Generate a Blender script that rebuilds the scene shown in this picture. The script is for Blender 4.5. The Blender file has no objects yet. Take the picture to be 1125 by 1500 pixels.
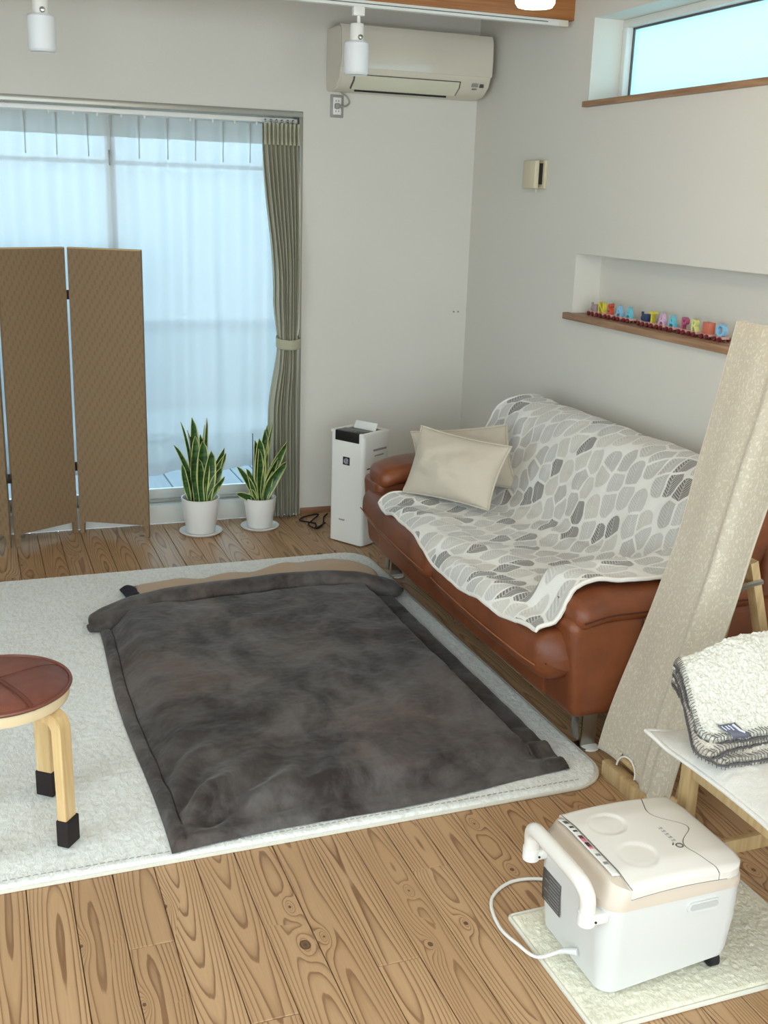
import bpy, bmesh, math, random
from mathutils import Vector, Matrix, noise as mn
random.seed(4)
S = bpy.context.scene
COL = S.collection
PI = math.pi
YB, XR, XL, YF, ZC = 5.417, 2.527, -2.4, -1.6, 2.78

# ------------------------------------------------------------ camera
cd = bpy.data.cameras.new('camera'); cam = bpy.data.objects.new('camera', cd); COL.objects.link(cam)
Rr, Ru, Rf = ((0.93583692, -0.35103457, 0.03136854), (0.06929128, 0.27053137, 0.9602143), (0.34555458, 0.89643043, -0.27749687))
m = Matrix.Identity(4)
for i in range(3):
    m[i][0], m[i][1], m[i][2] = Rr[i], Ru[i], -Rf[i]
m[2][3] = 1.65
cam.matrix_world = m
cd.sensor_fit = 'VERTICAL'; cd.sensor_height = 36; cd.lens = 1588.7 * 36 / 1500; cd.clip_start = .02
S.camera = cam
# ------------------------------------------------------------ light
S.view_settings.view_transform = 'Standard'; S.view_settings.look = 'None'
S.view_settings.exposure = 0.08; S.view_settings.gamma = 1; S.view_settings.use_curve_mapping = False
S.cycles.max_bounces = 10; S.cycles.transparent_max_bounces = 16
W = bpy.data.worlds.new('sky'); S.world = W; W.use_nodes = True
bg = W.node_tree.nodes['Background']; bg.inputs[0].default_value = (.64, .87, 1.0, 1); bg.inputs[1].default_value = 3.9

def area(name, loc, rot, sx, sy, e, col):
    l = bpy.data.lights.new(name, 'AREA'); l.shape = 'RECTANGLE'; l.size = sx; l.size_y = sy; l.energy = e; l.color = col
    o = bpy.data.objects.new(name, l); o.location = loc; o.rotation_euler = rot; COL.objects.link(o)
# daylight through the two wide openings in the walls behind the camera and the terrace door
area('daylight_rear_opening', (.2, YF - .05, 1.45), (PI / 2, 0, 0), 3.6, 2.1, 62, (1, .97, .93))
area('daylight_side_opening', (XL - .05, .9, 1.5), (0, -PI / 2, 0), 2.0, 2.6, 27, (1, .97, .93))

# ------------------------------------------------------------ node helpers
class NT:
    def __init__(s, name):
        s.m = bpy.data.materials.new(name); s.m.use_nodes = True; s.t = s.m.node_tree; s.n = s.t.nodes; s.l = s.t.links
        s.p = s.n['Principled BSDF']
    def a(s, t, **k):
        n = s.n.new(t)
        for kk, v in k.items():
            if kk.startswith('i_'):
                key = kk[2:]; key = int(key) if key.isdigit() else key
                s.set(n.inputs[key], v)
            else: setattr(n, kk, v)
        return n
    def set(s, inp, v):
        if isinstance(v, bpy.types.NodeSocket): s.l.new(v, inp)
        else: inp.default_value = v
    def math(s, op, a, b=0.0, c=None, clamp=False):
        n = s.n.new('ShaderNodeMath'); n.operation = op; n.use_clamp = clamp
        s.set(n.inputs[0], a); s.set(n.inputs[1], b)
        if c is not None: s.set(n.inputs[2], c)
        return n.outputs[0]
    def ramp(s, f, stops, interp='LINEAR'):
        n = s.n.new('ShaderNodeValToRGB'); n.color_ramp.interpolation = interp
        e = n.color_ramp.elements
        while len(e) < len(stops): e.new(.5)
        for i, (p, c) in enumerate(stops): e[i].position = p; e[i].color = (*c, 1) if len(c) == 3 else c
        s.l.new(f, n.inputs[0]); return n.outputs[0]
    def mix(s, f, a, b, mode='MIX'):
        n = s.n.new('ShaderNodeMix'); n.data_type = 'RGBA'; n.blend_type = mode
        s.set(n.inputs[0], f)
        for i, v in ((6, a), (7, b)):
            s.set(n.inputs[i], v if isinstance(v, bpy.types.NodeSocket) else (*v, 1))
        return n.outputs[2]
    def noise(s, vec=None, scale=5, detail=3, rough=.5, dist=0, dim='3D', w=None):
        n = s.n.new('ShaderNodeTexNoise'); n.noise_dimensions = dim
        n.inputs['Scale'].default_value = scale; n.inputs['Detail'].default_value = detail
        n.inputs['Roughness'].default_value = rough; n.inputs['Distortion'].default_value = dist
        if vec is not None: s.l.new(vec, n.inputs['Vector'])
        if w is not None: s.set(n.inputs['W'], w)
        return n.outputs[0]
    def obj(s): return s.n.new('ShaderNodeTexCoord').outputs['Object']
    def uv(s): return s.n.new('ShaderNodeTexCoord').outputs['UV']
    def scale(s, v, sc, loc=(0, 0, 0)):
        n = s.n.new('ShaderNodeMapping'); n.inputs['Scale'].default_value = sc; n.inputs['Location'].default_value = loc
        s.l.new(v, n.inputs[0]); return n.outputs[0]
    def bump(s, h, strength=.3, dist=.01, prev=None):
        n = s.n.new('ShaderNodeBump'); n.inputs['Strength'].default_value = strength; n.inputs['Distance'].default_value = dist
        s.l.new(h, n.inputs['Height'])
        if prev is not None: s.l.new(prev, n.inputs['Normal'])
        s.l.new(n.outputs[0], s.p.inputs['Normal']); return n.outputs[0]
    def base(s, c, r=None, **k):
        s.set(s.p.inputs['Base Color'], c if isinstance(c, bpy.types.NodeSocket) else (*c, 1))
        if r is not None: s.set(s.p.inputs['Roughness'], r)
        for kk, v in k.items(): s.set(s.p.inputs[kk.replace('_', ' ')], v)
        return s

def srgb(r, g, b):
    f = lambda c: (c / 255 / 12.92) if c <= 10 else ((c / 255 + .055) / 1.055) ** 2.4
    return (f(r), f(g), f(b))

def plain(name, c, r=.5, bump=None, **k):
    n = NT(name); n.base(c, r, **k)
    if bump: n.bump(n.noise(n.obj(), bump[0], 4), bump[1], bump[2] if len(bump) > 2 else .002)
    return n.m

M = {}
def mats():
    # wallpaper: white with fine woven relief
    n = NT('wallpaper'); o = n.obj()
    f = n.noise(n.scale(o, (1, 1, 2.2)), 130, 4, .6)
    c = n.mix(n.noise(o, 1.3, 3), srgb(212, 207, 197), srgb(221, 217, 208))
    n.base(c, .85); n.bump(f, .22, .004); M['wall'] = n.m
    M['ceiling'] = plain('ceiling_paper', srgb(225, 222, 214), .9, (120, .2, .003))
    M['floor_base'] = plain('subfloor', srgb(60, 38, 22), .9, (30, .2))
    # pine planks: cathedral growth rings and knots, different on each plank
    n = NT('pine_plank'); o = n.obj(); inf = n.n.new('ShaderNodeObjectInfo').outputs['Random']
    sep = n.n.new('ShaderNodeSeparateXYZ'); n.l.new(o, sep.inputs[0]); x, y = sep.outputs[0], sep.outputs[1]
    off = n.math('MULTIPLY', inf, 61.0)
    yy = n.math('ADD', y, off)
    xo = n.math('ADD', x, n.math('MULTIPLY', n.math('SUBTRACT', n.math('FRACT', n.math('MULTIPLY', inf, 17.3)), .5), .05))
    cb = n.n.new('ShaderNodeCombineXYZ'); n.set(cb.inputs[0], n.math('MULTIPLY', x, 4.0)); n.set(cb.inputs[1], n.math('MULTIPLY', yy, 1.0)); n.set(cb.inputs[2], off)
    wob = n.noise(cb.outputs[0], 1.0, 2, .5)
    xo = n.math('ADD', xo, n.math('MULTIPLY', n.math('SUBTRACT', wob, .5), .022))
    # knots
    ck = n.n.new('ShaderNodeCombineXYZ'); n.set(ck.inputs[0], n.math('MULTIPLY', n.math('ADD', x, n.math('MULTIPLY', inf, 3.0)), 9.0)); n.set(ck.inputs[1], n.math('MULTIPLY', yy, 2.6)); n.set(ck.inputs[2], 0.0)
    vk = n.a('ShaderNodeTexVoronoi', voronoi_dimensions='2D', i_Vector=ck.outputs[0], i_Scale=1.0, i_Randomness=.9)
    # isotropic distance in metres to the cell's knot
    vs = n.n.new('ShaderNodeVectorMath'); vs.operation = 'SUBTRACT'; n.l.new(vk.outputs['Position'], vs.inputs[0]); n.l.new(ck.outputs[0], vs.inputs[1])
    s2 = n.n.new('ShaderNodeSeparateXYZ'); n.l.new(vs.outputs[0], s2.inputs[0])
    dx = n.math('DIVIDE', s2.outputs[0], 9.0); dy = n.math('DIVIDE', s2.outputs[1], 2.6)
    cs = n.n.new('ShaderNodeSeparateColor'); n.l.new(vk.outputs['Color'], cs.inputs[0])
    has = n.math('GREATER_THAN', cs.outputs[0], .50)
    kr = n.math('ADD', n.math('MULTIPLY', n.math('POWER', cs.outputs[1], 2.0), .011), .003)
    d2 = n.math('SQRT', n.math('ADD', n.math('POWER', n.math('MULTIPLY', dx, 1.0), 2.0), n.math('POWER', n.math('MULTIPLY', dy, .75), 2.0)))
    dl = n.math('SQRT', n.math('ADD', n.math('POWER', n.math('MULTIPLY', dx, 1.0), 2.0), n.math('POWER', n.math('MULTIPLY', dy, .38), 2.0)))
    bend = n.math('MULTIPLY', n.math('MULTIPLY', n.math('POWER', 2.718, n.math('MULTIPLY', n.math('DIVIDE', dl, n.math('ADD', kr, .008)), -1.0)), .035), has)
    ch = n.n.new('ShaderNodeCombineXYZ'); n.set(ch.inputs[0], off); n.set(ch.inputs[1], n.math('MULTIPLY', yy, .55)); n.set(ch.inputs[2], 3.0)
    h = n.math('MULTIPLY', n.noise(ch.outputs[0], 1.0, 2, .45), .17)
    ring = n.math('ADD', n.math('SQRT', n.math('ADD', n.math('POWER', xo, 2.0), n.math('POWER', n.math('SUBTRACT', h, .03), 2.0))), bend)
    fine = n.noise(n.scale(o, (60, 4, 1)), 1.0, 2)
    v = n.math('FRACT', n.math('ADD', n.math('MULTIPLY', ring, 165.0), n.math('MULTIPLY', fine, .35)))
    tone = n.noise(cb.outputs[0], .6, 2)
    lt = n.mix(inf, srgb(210, 173, 132), srgb(188, 152, 114))
    lt = n.mix(n.math('MULTIPLY', tone, .5), lt, srgb(164, 122, 84))
    band = n.ramp(v, [(0, (0, 0, 0)), (.50, (.03, .03, .03)), (.74, (.45, .45, .45)), (.84, (1, 1, 1)), (.93, (.9, .9, .9)), (.98, (0, 0, 0))])
    amt = n.math('MULTIPLY', band, n.math('ADD', .5, n.math('MULTIPLY', n.noise(cb.outputs[0], 2.2, 2), .7)), clamp=True)
    c = n.mix(n.math('MULTIPLY', amt, .88), lt, srgb(114, 76, 48))
    kd = n.math('MULTIPLY', n.ramp(n.math('DIVIDE', d2, kr), [(0, (1, 1, 1)), (.55, (.75, .75, .75)), (.85, (1, 1, 1)), (1.0, (0, 0, 0))]), has)
    c = n.mix(kd, c, srgb(70, 44, 28))
    fl = n.noise(n.scale(o, (220, 9, 1)), 1.0, 2)
    c = n.mix(n.math('MULTIPLY', fl, .28), c, srgb(120, 90, 62))
    n.base(c, n.ramp(fl, [(0, (.30, .30, .30)), (1, (.50, .50, .50))]), Specular_IOR_Level=.45)
    n.bump(n.math('ADD', n.math('MULTIPLY', band, -.6), n.math('MULTIPLY', fl, .3)), .25, .002); M['plank'] = n.m

    def wood(name, a, b, sc=(3, 60, 60), r=.5):
        n = NT(name); o = n.obj(); f = n.noise(n.scale(o, sc), 1, 4, .6, .6)
        n.base(n.mix(n.ramp(f, [(.35, (0, 0, 0)), (.65, (1, 1, 1))]), a, b), r); n.bump(f, .1, .002); return n.m
    M['beam'] = wood('beam_wood', srgb(176, 118, 66), srgb(150, 92, 46), (3, 60, 80), .45)
    M['shelf'] = wood('shelf_wood', srgb(174, 136, 102), srgb(142, 104, 74), (60, 3, 60), .45)
    M['birch'] = wood('birch_wood', srgb(222, 192, 142), srgb(206, 172, 120), (50, 50, 3), .38)
    M['pine_frame'] = wood('pine_frame_wood', srgb(196, 168, 124), srgb(172, 142, 98), (40, 40, 4), .5)
    M['birchedge'] = plain('birch_edge', srgb(226, 206, 168), .4, (40, .1))
    M['basebd'] = wood('baseboard_wood', srgb(150, 104, 72), srgb(122, 80, 54), (6, 60, 60), .5)
    M['white'] = plain('white_plastic', srgb(232, 230, 224), .32, (300, .03))
    M['pot'] = plain('white_ceramic', srgb(228, 226, 222), .28, (14, .05, .002))
    M['alum'] = plain('white_aluminium', srgb(224, 224, 218), .38, (200, .03))
    M['alumgrey'] = plain('grey_aluminium', srgb(168, 166, 156), .35, (200, .03), Metallic=.5)
    M['cream'] = plain('cream_plastic', srgb(214, 207, 190), .3, (300, .02))
    M['creamlouver'] = plain('cream_louver', srgb(214, 212, 190), .35, (300, .02))
    M['acpanel'] = plain('glossy_cream_panel', srgb(214, 208, 192), .06, None, Coat_Weight=.4)
    M['black'] = plain('black_plastic', srgb(22, 21, 22), .3, (200, .03))
    M['blackmat'] = plain('black_rubber', srgb(18, 17, 18), .7, (200, .1))
    M['sock'] = plain('black_brown_sock_knit', srgb(30, 18, 18), .85, (500, .5, .002))
    M['grey'] = plain('grey_plastic', srgb(150, 148, 142), .4, (200, .03))
    M['darkgrey'] = plain('dark_grey_print', srgb(88, 84, 82), .5, (200, .03))
    M['midgrey'] = plain('mid_grey_print', srgb(140, 138, 138), .5, (200, .03))
    M['beigepl'] = plain('beige_plastic', srgb(206, 196, 168), .42, (200, .03))
    M['champagne'] = plain('champagne_plastic', srgb(208, 194, 178), .34, (350, .04))
    M['lid'] = plain('pearl_white_lid', srgb(226, 220, 212), .3, (350, .03))
    M['heatwhite'] = plain('heater_white', srgb(212, 212, 209), .42, (350, .03))
    M['seam'] = plain('shadow_gap_grey', srgb(110, 104, 98), .6); M['softgrey'] = plain('soft_grey', srgb(190, 190, 188), .45)
    M['pink'] = plain('pink_print', srgb(206, 110, 130), .5, (200, .03))
    M['steel'] = plain('brushed_steel', srgb(170, 168, 160), .28, (90, .05), Metallic=1.0)
    M['chrome'] = plain('chrome', srgb(210, 210, 210), .12, None, Metallic=1.0)
    M['darkmetal'] = plain('dark_metal', srgb(50, 40, 36), .45, (100, .1), Metallic=.6)
    M['soil'] = plain('soil', srgb(48, 34, 26), .95, (150, 1, .006))
    M['concrete'] = plain('concrete_grey', srgb(176, 182, 186), .9, (20, .2))
    M['neighbour'] = plain('pale_render', srgb(206, 212, 214), .9, (20, .1))
    M['paleplaster'] = plain('pale_plaster', srgb(238, 240, 240), .9, (20, .1))
    M['roofgrey'] = plain('slate_grey', srgb(120, 130, 140), .8, (20, .1))
    # frosted lamp shade
    def frosted(name, e, col):
        n = NT(name); n.base(srgb(238, 240, 242), .45, Transmission_Weight=.12)
        n.p.inputs['Subsurface Weight'].default_value = .5; n.p.inputs['Subsurface Radius'].default_value = (.05, .05, .05)
        n.p.inputs['Emission Color'].default_value = (*col, 1); n.p.inputs['Emission Strength'].default_value = e
        n.bump(n.noise(n.obj(), 200, 2), .05, .001); return n.m
    M['shade'] = frosted('frosted_glass_shade', .0, (1, 1, 1)); M['shade_lit'] = frosted('lit_glass_shade', 3.2, (1, .86, .68))
    # sheer curtain
    n = NT('sheer_voile'); n.n.remove(n.p); out = n.n['Material Output']
    o = n.obj(); wv = n.noise(n.scale(o, (900, 1, 900)), 1, 2)
    big = n.noise(n.scale(o, (1, 1, .6)), 2.5, 3)
    tl = n.a('ShaderNodeBsdfTranslucent', i_Color=(*srgb(240, 246, 250), 1)); df = n.a('ShaderNodeBsdfDiffuse', i_Color=(*srgb(240, 242, 243), 1)); tr = n.a('ShaderNodeBsdfTransparent', i_Color=(1, 1, 1, 1))
    m1 = n.n.new('ShaderNodeMixShader'); m1.inputs[0].default_value = .40; n.l.new(tl.outputs[0], m1.inputs[1]); n.l.new(df.outputs[0], m1.inputs[2])
    m2 = n.n.new('ShaderNodeMixShader'); n.set(m2.inputs[0], n.math('ADD', .80, n.math('MULTIPLY', wv, .12))); n.l.new(tr.outputs[0], m2.inputs[1]); n.l.new(m1.outputs[0], m2.inputs[2]); n.l.new(m2.outputs[0], out.inputs[0])
    M['sheer'] = n.m
    M['sheerhem'] = None
    n = NT('sheer_header_tape'); n.n.remove(n.p); out = n.n['Material Output']
    tl = n.a('ShaderNodeBsdfTranslucent', i_Color=(*srgb(215, 215, 210), 1)); df = n.a('ShaderNodeBsdfDiffuse', i_Color=(*srgb(225, 225, 222), 1))
    wv = n.noise(n.scale(n.obj(), (300, 1, 300)), 1, 2)
    m1 = n.n.new('ShaderNodeMixShader'); n.set(m1.inputs[0], n.math('ADD', .3, n.math('MULTIPLY', wv, .2))); n.l.new(tl.outputs[0], m1.inputs[1]); n.l.new(df.outputs[0], m1.inputs[2]); n.l.new(m1.outputs[0], out.inputs[0])
    M['header'] = n.m
    # glass
    def pane(name, tcol, tfac, bump_):
        n = NT(name); n.n.remove(n.p); out = n.n['Material Output']
        tr = n.a('ShaderNodeBsdfTransparent', i_Color=(*tcol, 1)); tl = n.a('ShaderNodeBsdfTranslucent', i_Color=(*tcol, 1)); gl = n.a('ShaderNodeBsdfGlossy', i_Color=(1, 1, 1, 1), i_Roughness=.03 if not tfac else .3)
        if bump_:
            bp = n.n.new('ShaderNodeBump'); bp.inputs['Strength'].default_value = .6; bp.inputs['Distance'].default_value = .003
            n.l.new(n.noise(n.obj(), 240, 2), bp.inputs['Height']); n.l.new(bp.outputs[0], tl.inputs['Normal']); n.l.new(bp.outputs[0], gl.inputs['Normal'])
        fr = n.n.new('ShaderNodeFresnel'); fr.inputs[0].default_value = 1.45
        m1 = n.n.new('ShaderNodeMixShader'); m1.inputs[0].default_value = tfac; n.l.new(tr.outputs[0], m1.inputs[1]); n.l.new(tl.outputs[0], m1.inputs[2])
        m2 = n.n.new('ShaderNodeMixShader'); n.l.new(fr.outputs[0], m2.inputs[0]); n.l.new(m1.outputs[0], m2.inputs[1]); n.l.new(gl.outputs[0], m2.inputs[2]); n.l.new(m2.outputs[0], out.inputs[0])
        return n.m
    M['glass'] = pane('clear_glass', (.93, .97, .98), 0.0, False); M['frost'] = pane('frosted_window_glass', (.80, .97, .99), .75, True)
    # drape
    n = NT('olive_beige_drape'); o = n.obj(); f = n.noise(n.scale(o, (500, 500, 300)), 1, 2)
    n.base(n.mix(f, srgb(160, 156, 130), srgb(186, 182, 156)), .8, Sheen_Weight=.3); n.bump(f, .2, .002); M['drape'] = n.m
    # woven paper screen: weave relief as alternating twill blocks
    n = NT('woven_paper'); u = n.uv()
    br = n.a('ShaderNodeTexBrick', i_Vector=n.scale(u, (1, 1, 1)), i_Scale=1.0, offset=.5)
    br.inputs['Brick Width'].default_value = .030; br.inputs['Row Height'].default_value = .0085; br.inputs['Mortar Size'].default_value = .0012
    br.inputs['Color1'].default_value = (1, 1, 1, 1); br.inputs['Color2'].default_value = (.55, .55, .55, 1); br.inputs['Mortar'].default_value = (0, 0, 0, 1)
    sp = n.n.new('ShaderNodeSeparateXYZ'); n.l.new(u, sp.inputs[0])
    st = n.math('ADD', n.math('MULTIPLY', sp.outputs[0], 27.0), n.math('MULTIPLY', n.math('FLOOR', n.math('MULTIPLY', sp.outputs[1], 45.0)), .36))
    vert = n.math('GREATER_THAN', n.math('FRACT', st), .76)
    fine = n.noise(n.scale(u, (160, 900, 1)), 1, 2)
    hgt = n.math('ADD', n.math('ADD', br.outputs['Color'], n.math('MULTIPLY', vert, 1.2)), n.math('MULTIPLY', fine, .3))
    c = n.mix(fine, srgb(150, 125, 94), srgb(120, 95, 68)); c = n.mix(n.math('MULTIPLY', vert, .3), c, srgb(104, 74, 46))
    n.base(c, .75); n.bump(hgt, .55, .0018); M['woven'] = n.m
    M['wovenedge'] = plain('paper_edge', srgb(190, 160, 118), .8, (200, .2))
    # leather
    def leather(name, a, b, rr=(.26, .42)):
        n = NT(name); o = n.obj()
        vo = n.a('ShaderNodeTexVoronoi', feature='DISTANCE_TO_EDGE', i_Vector=o, i_Scale=330.0)
        big = n.noise(o, 6, 4, .6, .4)
        n.base(n.mix(n.ramp(big, [(.3, (0, 0, 0)), (.7, (1, 1, 1))]), a, b), n.ramp(big, [(0, (rr[0],) * 3), (1, (rr[1],) * 3)]), Specular_IOR_Level=.45)
        h = n.math('ADD', n.math('MULTIPLY', vo.outputs[0], 1.5), n.math('MULTIPLY', n.noise(n.scale(o, (1, 1, 1)), 22, 5, .6, 1.2), .9))
        n.bump(h, .20, .004); return n.m
    M['leather'] = leather('cognac_leather', srgb(132, 73, 41), srgb(102, 53, 29), (.24, .40))
    M['leather2'] = leather('red_brown_leather', srgb(134, 80, 64), srgb(106, 58, 46), (.25, .38))
    M['thread'] = plain('tan_thread', srgb(176, 112, 72), .6, (200, .1))
    M['threadseat'] = plain('brown_seam_thread', srgb(146, 92, 60), .6, (200, .1))
    M['threaddark'] = plain('dark_seam_thread', srgb(70, 32, 18), .6, (200, .1))
    # linen
    def linen(name, a, b, sc=700, bs=.45):
        n = NT(name); u = n.obj(); f = n.noise(n.scale(u, (1, 1, 1)), sc, 2, .6); g = n.noise(u, 9, 4, .6, .5)
        n.base(n.mix(f, a, b), .9, Sheen_Weight=.2); n.bump(n.math('ADD', n.math('MULTIPLY', f, .25), g), bs, .006); return n.m
    M['linen'] = linen('beige_linen', srgb(202, 191, 174), srgb(186, 175, 158))
    M['linen_pale'] = linen('pale_linen', srgb(226, 220, 206), srgb(210, 202, 188))
    M['cushwhite'] = linen('crushed_white_velvet', srgb(226, 222, 214), srgb(206, 200, 192), 300, .6)
    M['hem'] = linen('cream_hem', srgb(232, 228, 220), srgb(218, 212, 202), 500, .4)
    # jacquard cloth with little scattered woven marks
    n = NT('jacquard_cloth'); u = n.uv()
    sp = n.noise(n.scale(u, (150, 95, 1)), 1, 1, .4, 1.0); f = n.noise(n.scale(u, (900, 900, 1)), 1, 2)
    fold = n.noise(n.scale(u, (9, .8, 1)), 1, 3)
    c = n.mix(f, srgb(192, 181, 162), srgb(180, 168, 148)); c = n.mix(n.ramp(sp, [(.54, (0, 0, 0)), (.62, (.55, .55, .55))]), c, srgb(216, 207, 188))
    n.base(c, .85, Sheen_Weight=.3); n.bump(n.math('ADD', n.math('MULTIPLY', f, .2), n.math('ADD', fold, n.math('MULTIPLY', sp, .3))), .35, .004); M['jacq'] = n.m
    # leaf print fleece: voronoi leaves with veins
    n = NT('leaf_fleece'); u = n.uv()
    wob = n.n.new('ShaderNodeTexNoise'); wob.inputs['Scale'].default_value = 9; n.l.new(u, wob.inputs['Vector'])
    ad = n.n.new('ShaderNodeVectorMath'); ad.operation = 'MULTIPLY_ADD'; n.l.new(wob.outputs['Color'], ad.inputs[0]); ad.inputs[1].default_value = (.012, .012, 0); n.l.new(u, ad.inputs[2])
    mp = n.n.new('ShaderNodeMapping'); mp.inputs['Scale'].default_value = (13.5, 10.0, 1); mp.inputs['Rotation'].default_value = (0, 0, .35); n.l.new(ad.outputs[0], mp.inputs[0])
    ed = n.a('ShaderNodeTexVoronoi', voronoi_dimensions='2D', feature='DISTANCE_TO_EDGE', i_Vector=mp.outputs[0], i_Scale=1.0, i_Randomness=.62)
    f1 = n.a('ShaderNodeTexVoronoi', voronoi_dimensions='2D', feature='F1', i_Vector=mp.outputs[0], i_Scale=1.0, i_Randomness=.62)
    sf = n.a('ShaderNodeTexVoronoi', voronoi_dimensions='2D', feature='SMOOTH_F1', i_Vector=mp.outputs[0], i_Scale=1.0, i_Randomness=.62)
    sf.inputs['Smoothness'].default_value = .35
    rnd_ = n.math('MULTIPLY', n.math('SUBTRACT', .66, f1.outputs['Distance']), .55)
    inside = n.ramp(n.math('MINIMUM', ed.outputs[0], rnd_), [(.050, (0, 0, 0)), (.070, (1, 1, 1))])
    vs = n.n.new('ShaderNodeVectorMath'); vs.operation = 'SUBTRACT'; n.l.new(mp.outputs[0], vs.inputs[0]); n.l.new(f1.outputs['Position'], vs.inputs[1])
    s2 = n.n.new('ShaderNodeSeparateXYZ'); n.l.new(vs.outputs[0], s2.inputs[0])
    veins = n.math('FRACT', n.math('MULTIPLY', n.math('ADD', s2.outputs[1], n.math('MULTIPLY', n.math('ABSOLUTE', s2.outputs[0]), -.8)), 8.0))
    vn = n.ramp(veins, [(.0, (0, 0, 0)), (.25, (0, 0, 0)), (.4, (1, 1, 1)), (.85, (1, 1, 1)), (1, (0, 0, 0))])
    mid = n.math('GREATER_THAN', n.math('ABSOLUTE', s2.outputs[0]), .025)
    fzz = n.noise(u, 160, 2)
    vein = n.math('MULTIPLY', n.math('MULTIPLY', vn, mid), n.math('ADD', .55, n.math('MULTIPLY', fzz, .7)), clamp=True)
    cs = n.n.new('ShaderNodeSeparateColor'); n.l.new(f1.outputs['Color'], cs.inputs[0])
    leafc = n.ramp(cs.outputs[0], [(0, srgb(168, 165, 160)), (.30, srgb(182, 179, 174)), (.55, srgb(192, 186, 176)), (.74, srgb(160, 155, 149)), (.80, srgb(96, 91, 86)), (.93, srgb(86, 80, 72))], 'CONSTANT')
    dark = n.math('GREATER_THAN', cs.outputs[0], .80)
    white = srgb(226, 223, 216)
    lm = n.mix(n.math('MULTIPLY', vein, n.math('ADD', .75, n.math('MULTIPLY', dark, .25))), n.mix(.5, leafc, white), leafc)
    c = n.mix(inside, white, lm)
    n.base(c, .95, Sheen_Weight=.4, Sheen_Roughness=.5)
    n.bump(n.math('ADD', n.noise(u, 420, 3), n.math('MULTIPLY', n.noise(u, 14, 3, .5, .6), 2.0)), .3, .005); M['leaf'] = n.m
    # plush quilt: pile brushed in patches
    n = NT('charcoal_plush'); o = n.obj()
    pt = n.noise(n.scale(o, (1, 1, 1)), 3.6, 8, .64, .7)
    st = n.noise(n.scale(o, (11, 6, 11)), 1, 4, .6, .9)
    f = n.ramp(n.math('ADD', n.math('MULTIPLY', pt, .75), n.math('MULTIPLY', st, .25)), [(.40, (0, 0, 0)), (.60, (1, 1, 1))])
    br_ = n.ramp(n.noise(o, 2.2, 3, .5, .5), [(.45, (0, 0, 0)), (.65, (1, 1, 1))])
    n.base(n.mix(f, srgb(54, 47, 45), n.mix(br_, srgb(98, 93, 91), srgb(100, 86, 78))), .95, Sheen_Weight=.22, Sheen_Roughness=.4)
    n.p.inputs['Specular IOR Level'].default_value = .1
    n.bump(n.math('ADD', n.math('MULTIPLY', n.noise(o, 500, 2), .3), n.math('ADD', n.noise(o, 25, 4, .6, .8), n.math('MULTIPLY', pt, 2.0))), .3, .006); M['plush'] = n.m
    M['lining'] = linen('tan_lining', srgb(196, 168, 140), srgb(178, 150, 122), 400, .6)
    M['navy'] = plain('navy_lining', srgb(30, 30, 42), .8, (40, .4, .004))
    # rug pile
    def pile(name, a, b, sc=70, bs=.8):
        n = NT(name); o = n.obj(); f = n.noise(n.scale(o, (1, .55, 1)), sc, 4, .65, .8); g = n.noise(o, sc * .14, 3)
        n.base(n.mix(n.ramp(f, [(.38, (0, 0, 0)), (.55, (1, 1, 1))]), a, b), .95, Sheen_Weight=.25); n.bump(n.math('ADD', f, n.math('MULTIPLY', g, .8)), bs, .006); return n.m
    M['rug'] = pile('ivory_pile', srgb(222, 222, 216), srgb(238, 239, 235), 75, .75)
    M['rughem'] = linen('ivory_binding', srgb(224, 220, 206), srgb(212, 207, 192), 300, .3)
    M['mat'] = pile('cream_fleece', srgb(218, 211, 186), srgb(236, 231, 210), 120, .7)
    M['sherpa'] = pile('sherpa_fleece', srgb(206, 200, 184), srgb(236, 233, 222), 170, 1.0)
    M['sherpa2'] = pile('sherpa_beige', srgb(192, 180, 164), srgb(218, 208, 194), 170, 1.0)
    M['stitch'] = plain('charcoal_yarn', srgb(78, 74, 74), .8, (300, .2))
    M['labelgrey'] = plain('slate_fabric_label', srgb(96, 96, 108), .7, (400, .2))
    M['labeltext'] = plain('pale_label_thread', srgb(206, 206, 220), .7, (400, .1))
    # variegated leaf (u across)
    n = NT('variegated_leaf'); u = n.uv(); sp = n.n.new('ShaderNodeSeparateXYZ'); n.l.new(u, sp.inputs[0])
    e = n.math('ABSOLUTE', n.math('SUBTRACT', sp.outputs[0], .5))
    e = n.math('ADD', e, n.math('MULTIPLY', n.math('SUBTRACT', n.noise(n.scale(u, (6, 9, 1)), 1, 2), .5), .09))
    stripes = n.noise(n.scale(n.obj(), (20, 20, 90)), 1, 3)
    g = n.mix(n.ramp(stripes, [(.4, (0, 0, 0)), (.6, (1, 1, 1))]), srgb(34, 66, 30), srgb(62, 102, 44))
    n.base(n.mix(n.ramp(e, [(.40, (0, 0, 0)), (.43, (1, 1, 1))]), g, srgb(200, 204, 130)), .38)
    n.bump(stripes, .1, .002); M['leafplant'] = n.m
    for nm, c in (('t_yellow', (222, 208, 70)), ('t_red', (206, 84, 58)), ('t_blue', (140, 192, 226)), ('t_teal', (110, 196, 214)), ('t_navy', (40, 58, 96)), ('t_pink', (214, 176, 204)), ('t_mauve', (176, 84, 116)), ('t_lime', (222, 222, 140)), ('t_wheel', (110, 22, 30)), ('t_wood', (206, 160, 150)), ('t_salmon', (204, 112, 88)), ('t_back', (160, 140, 138))):
        M[nm] = plain('toy_' + nm[2:], srgb(*c), .4, (200, .05))
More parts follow.
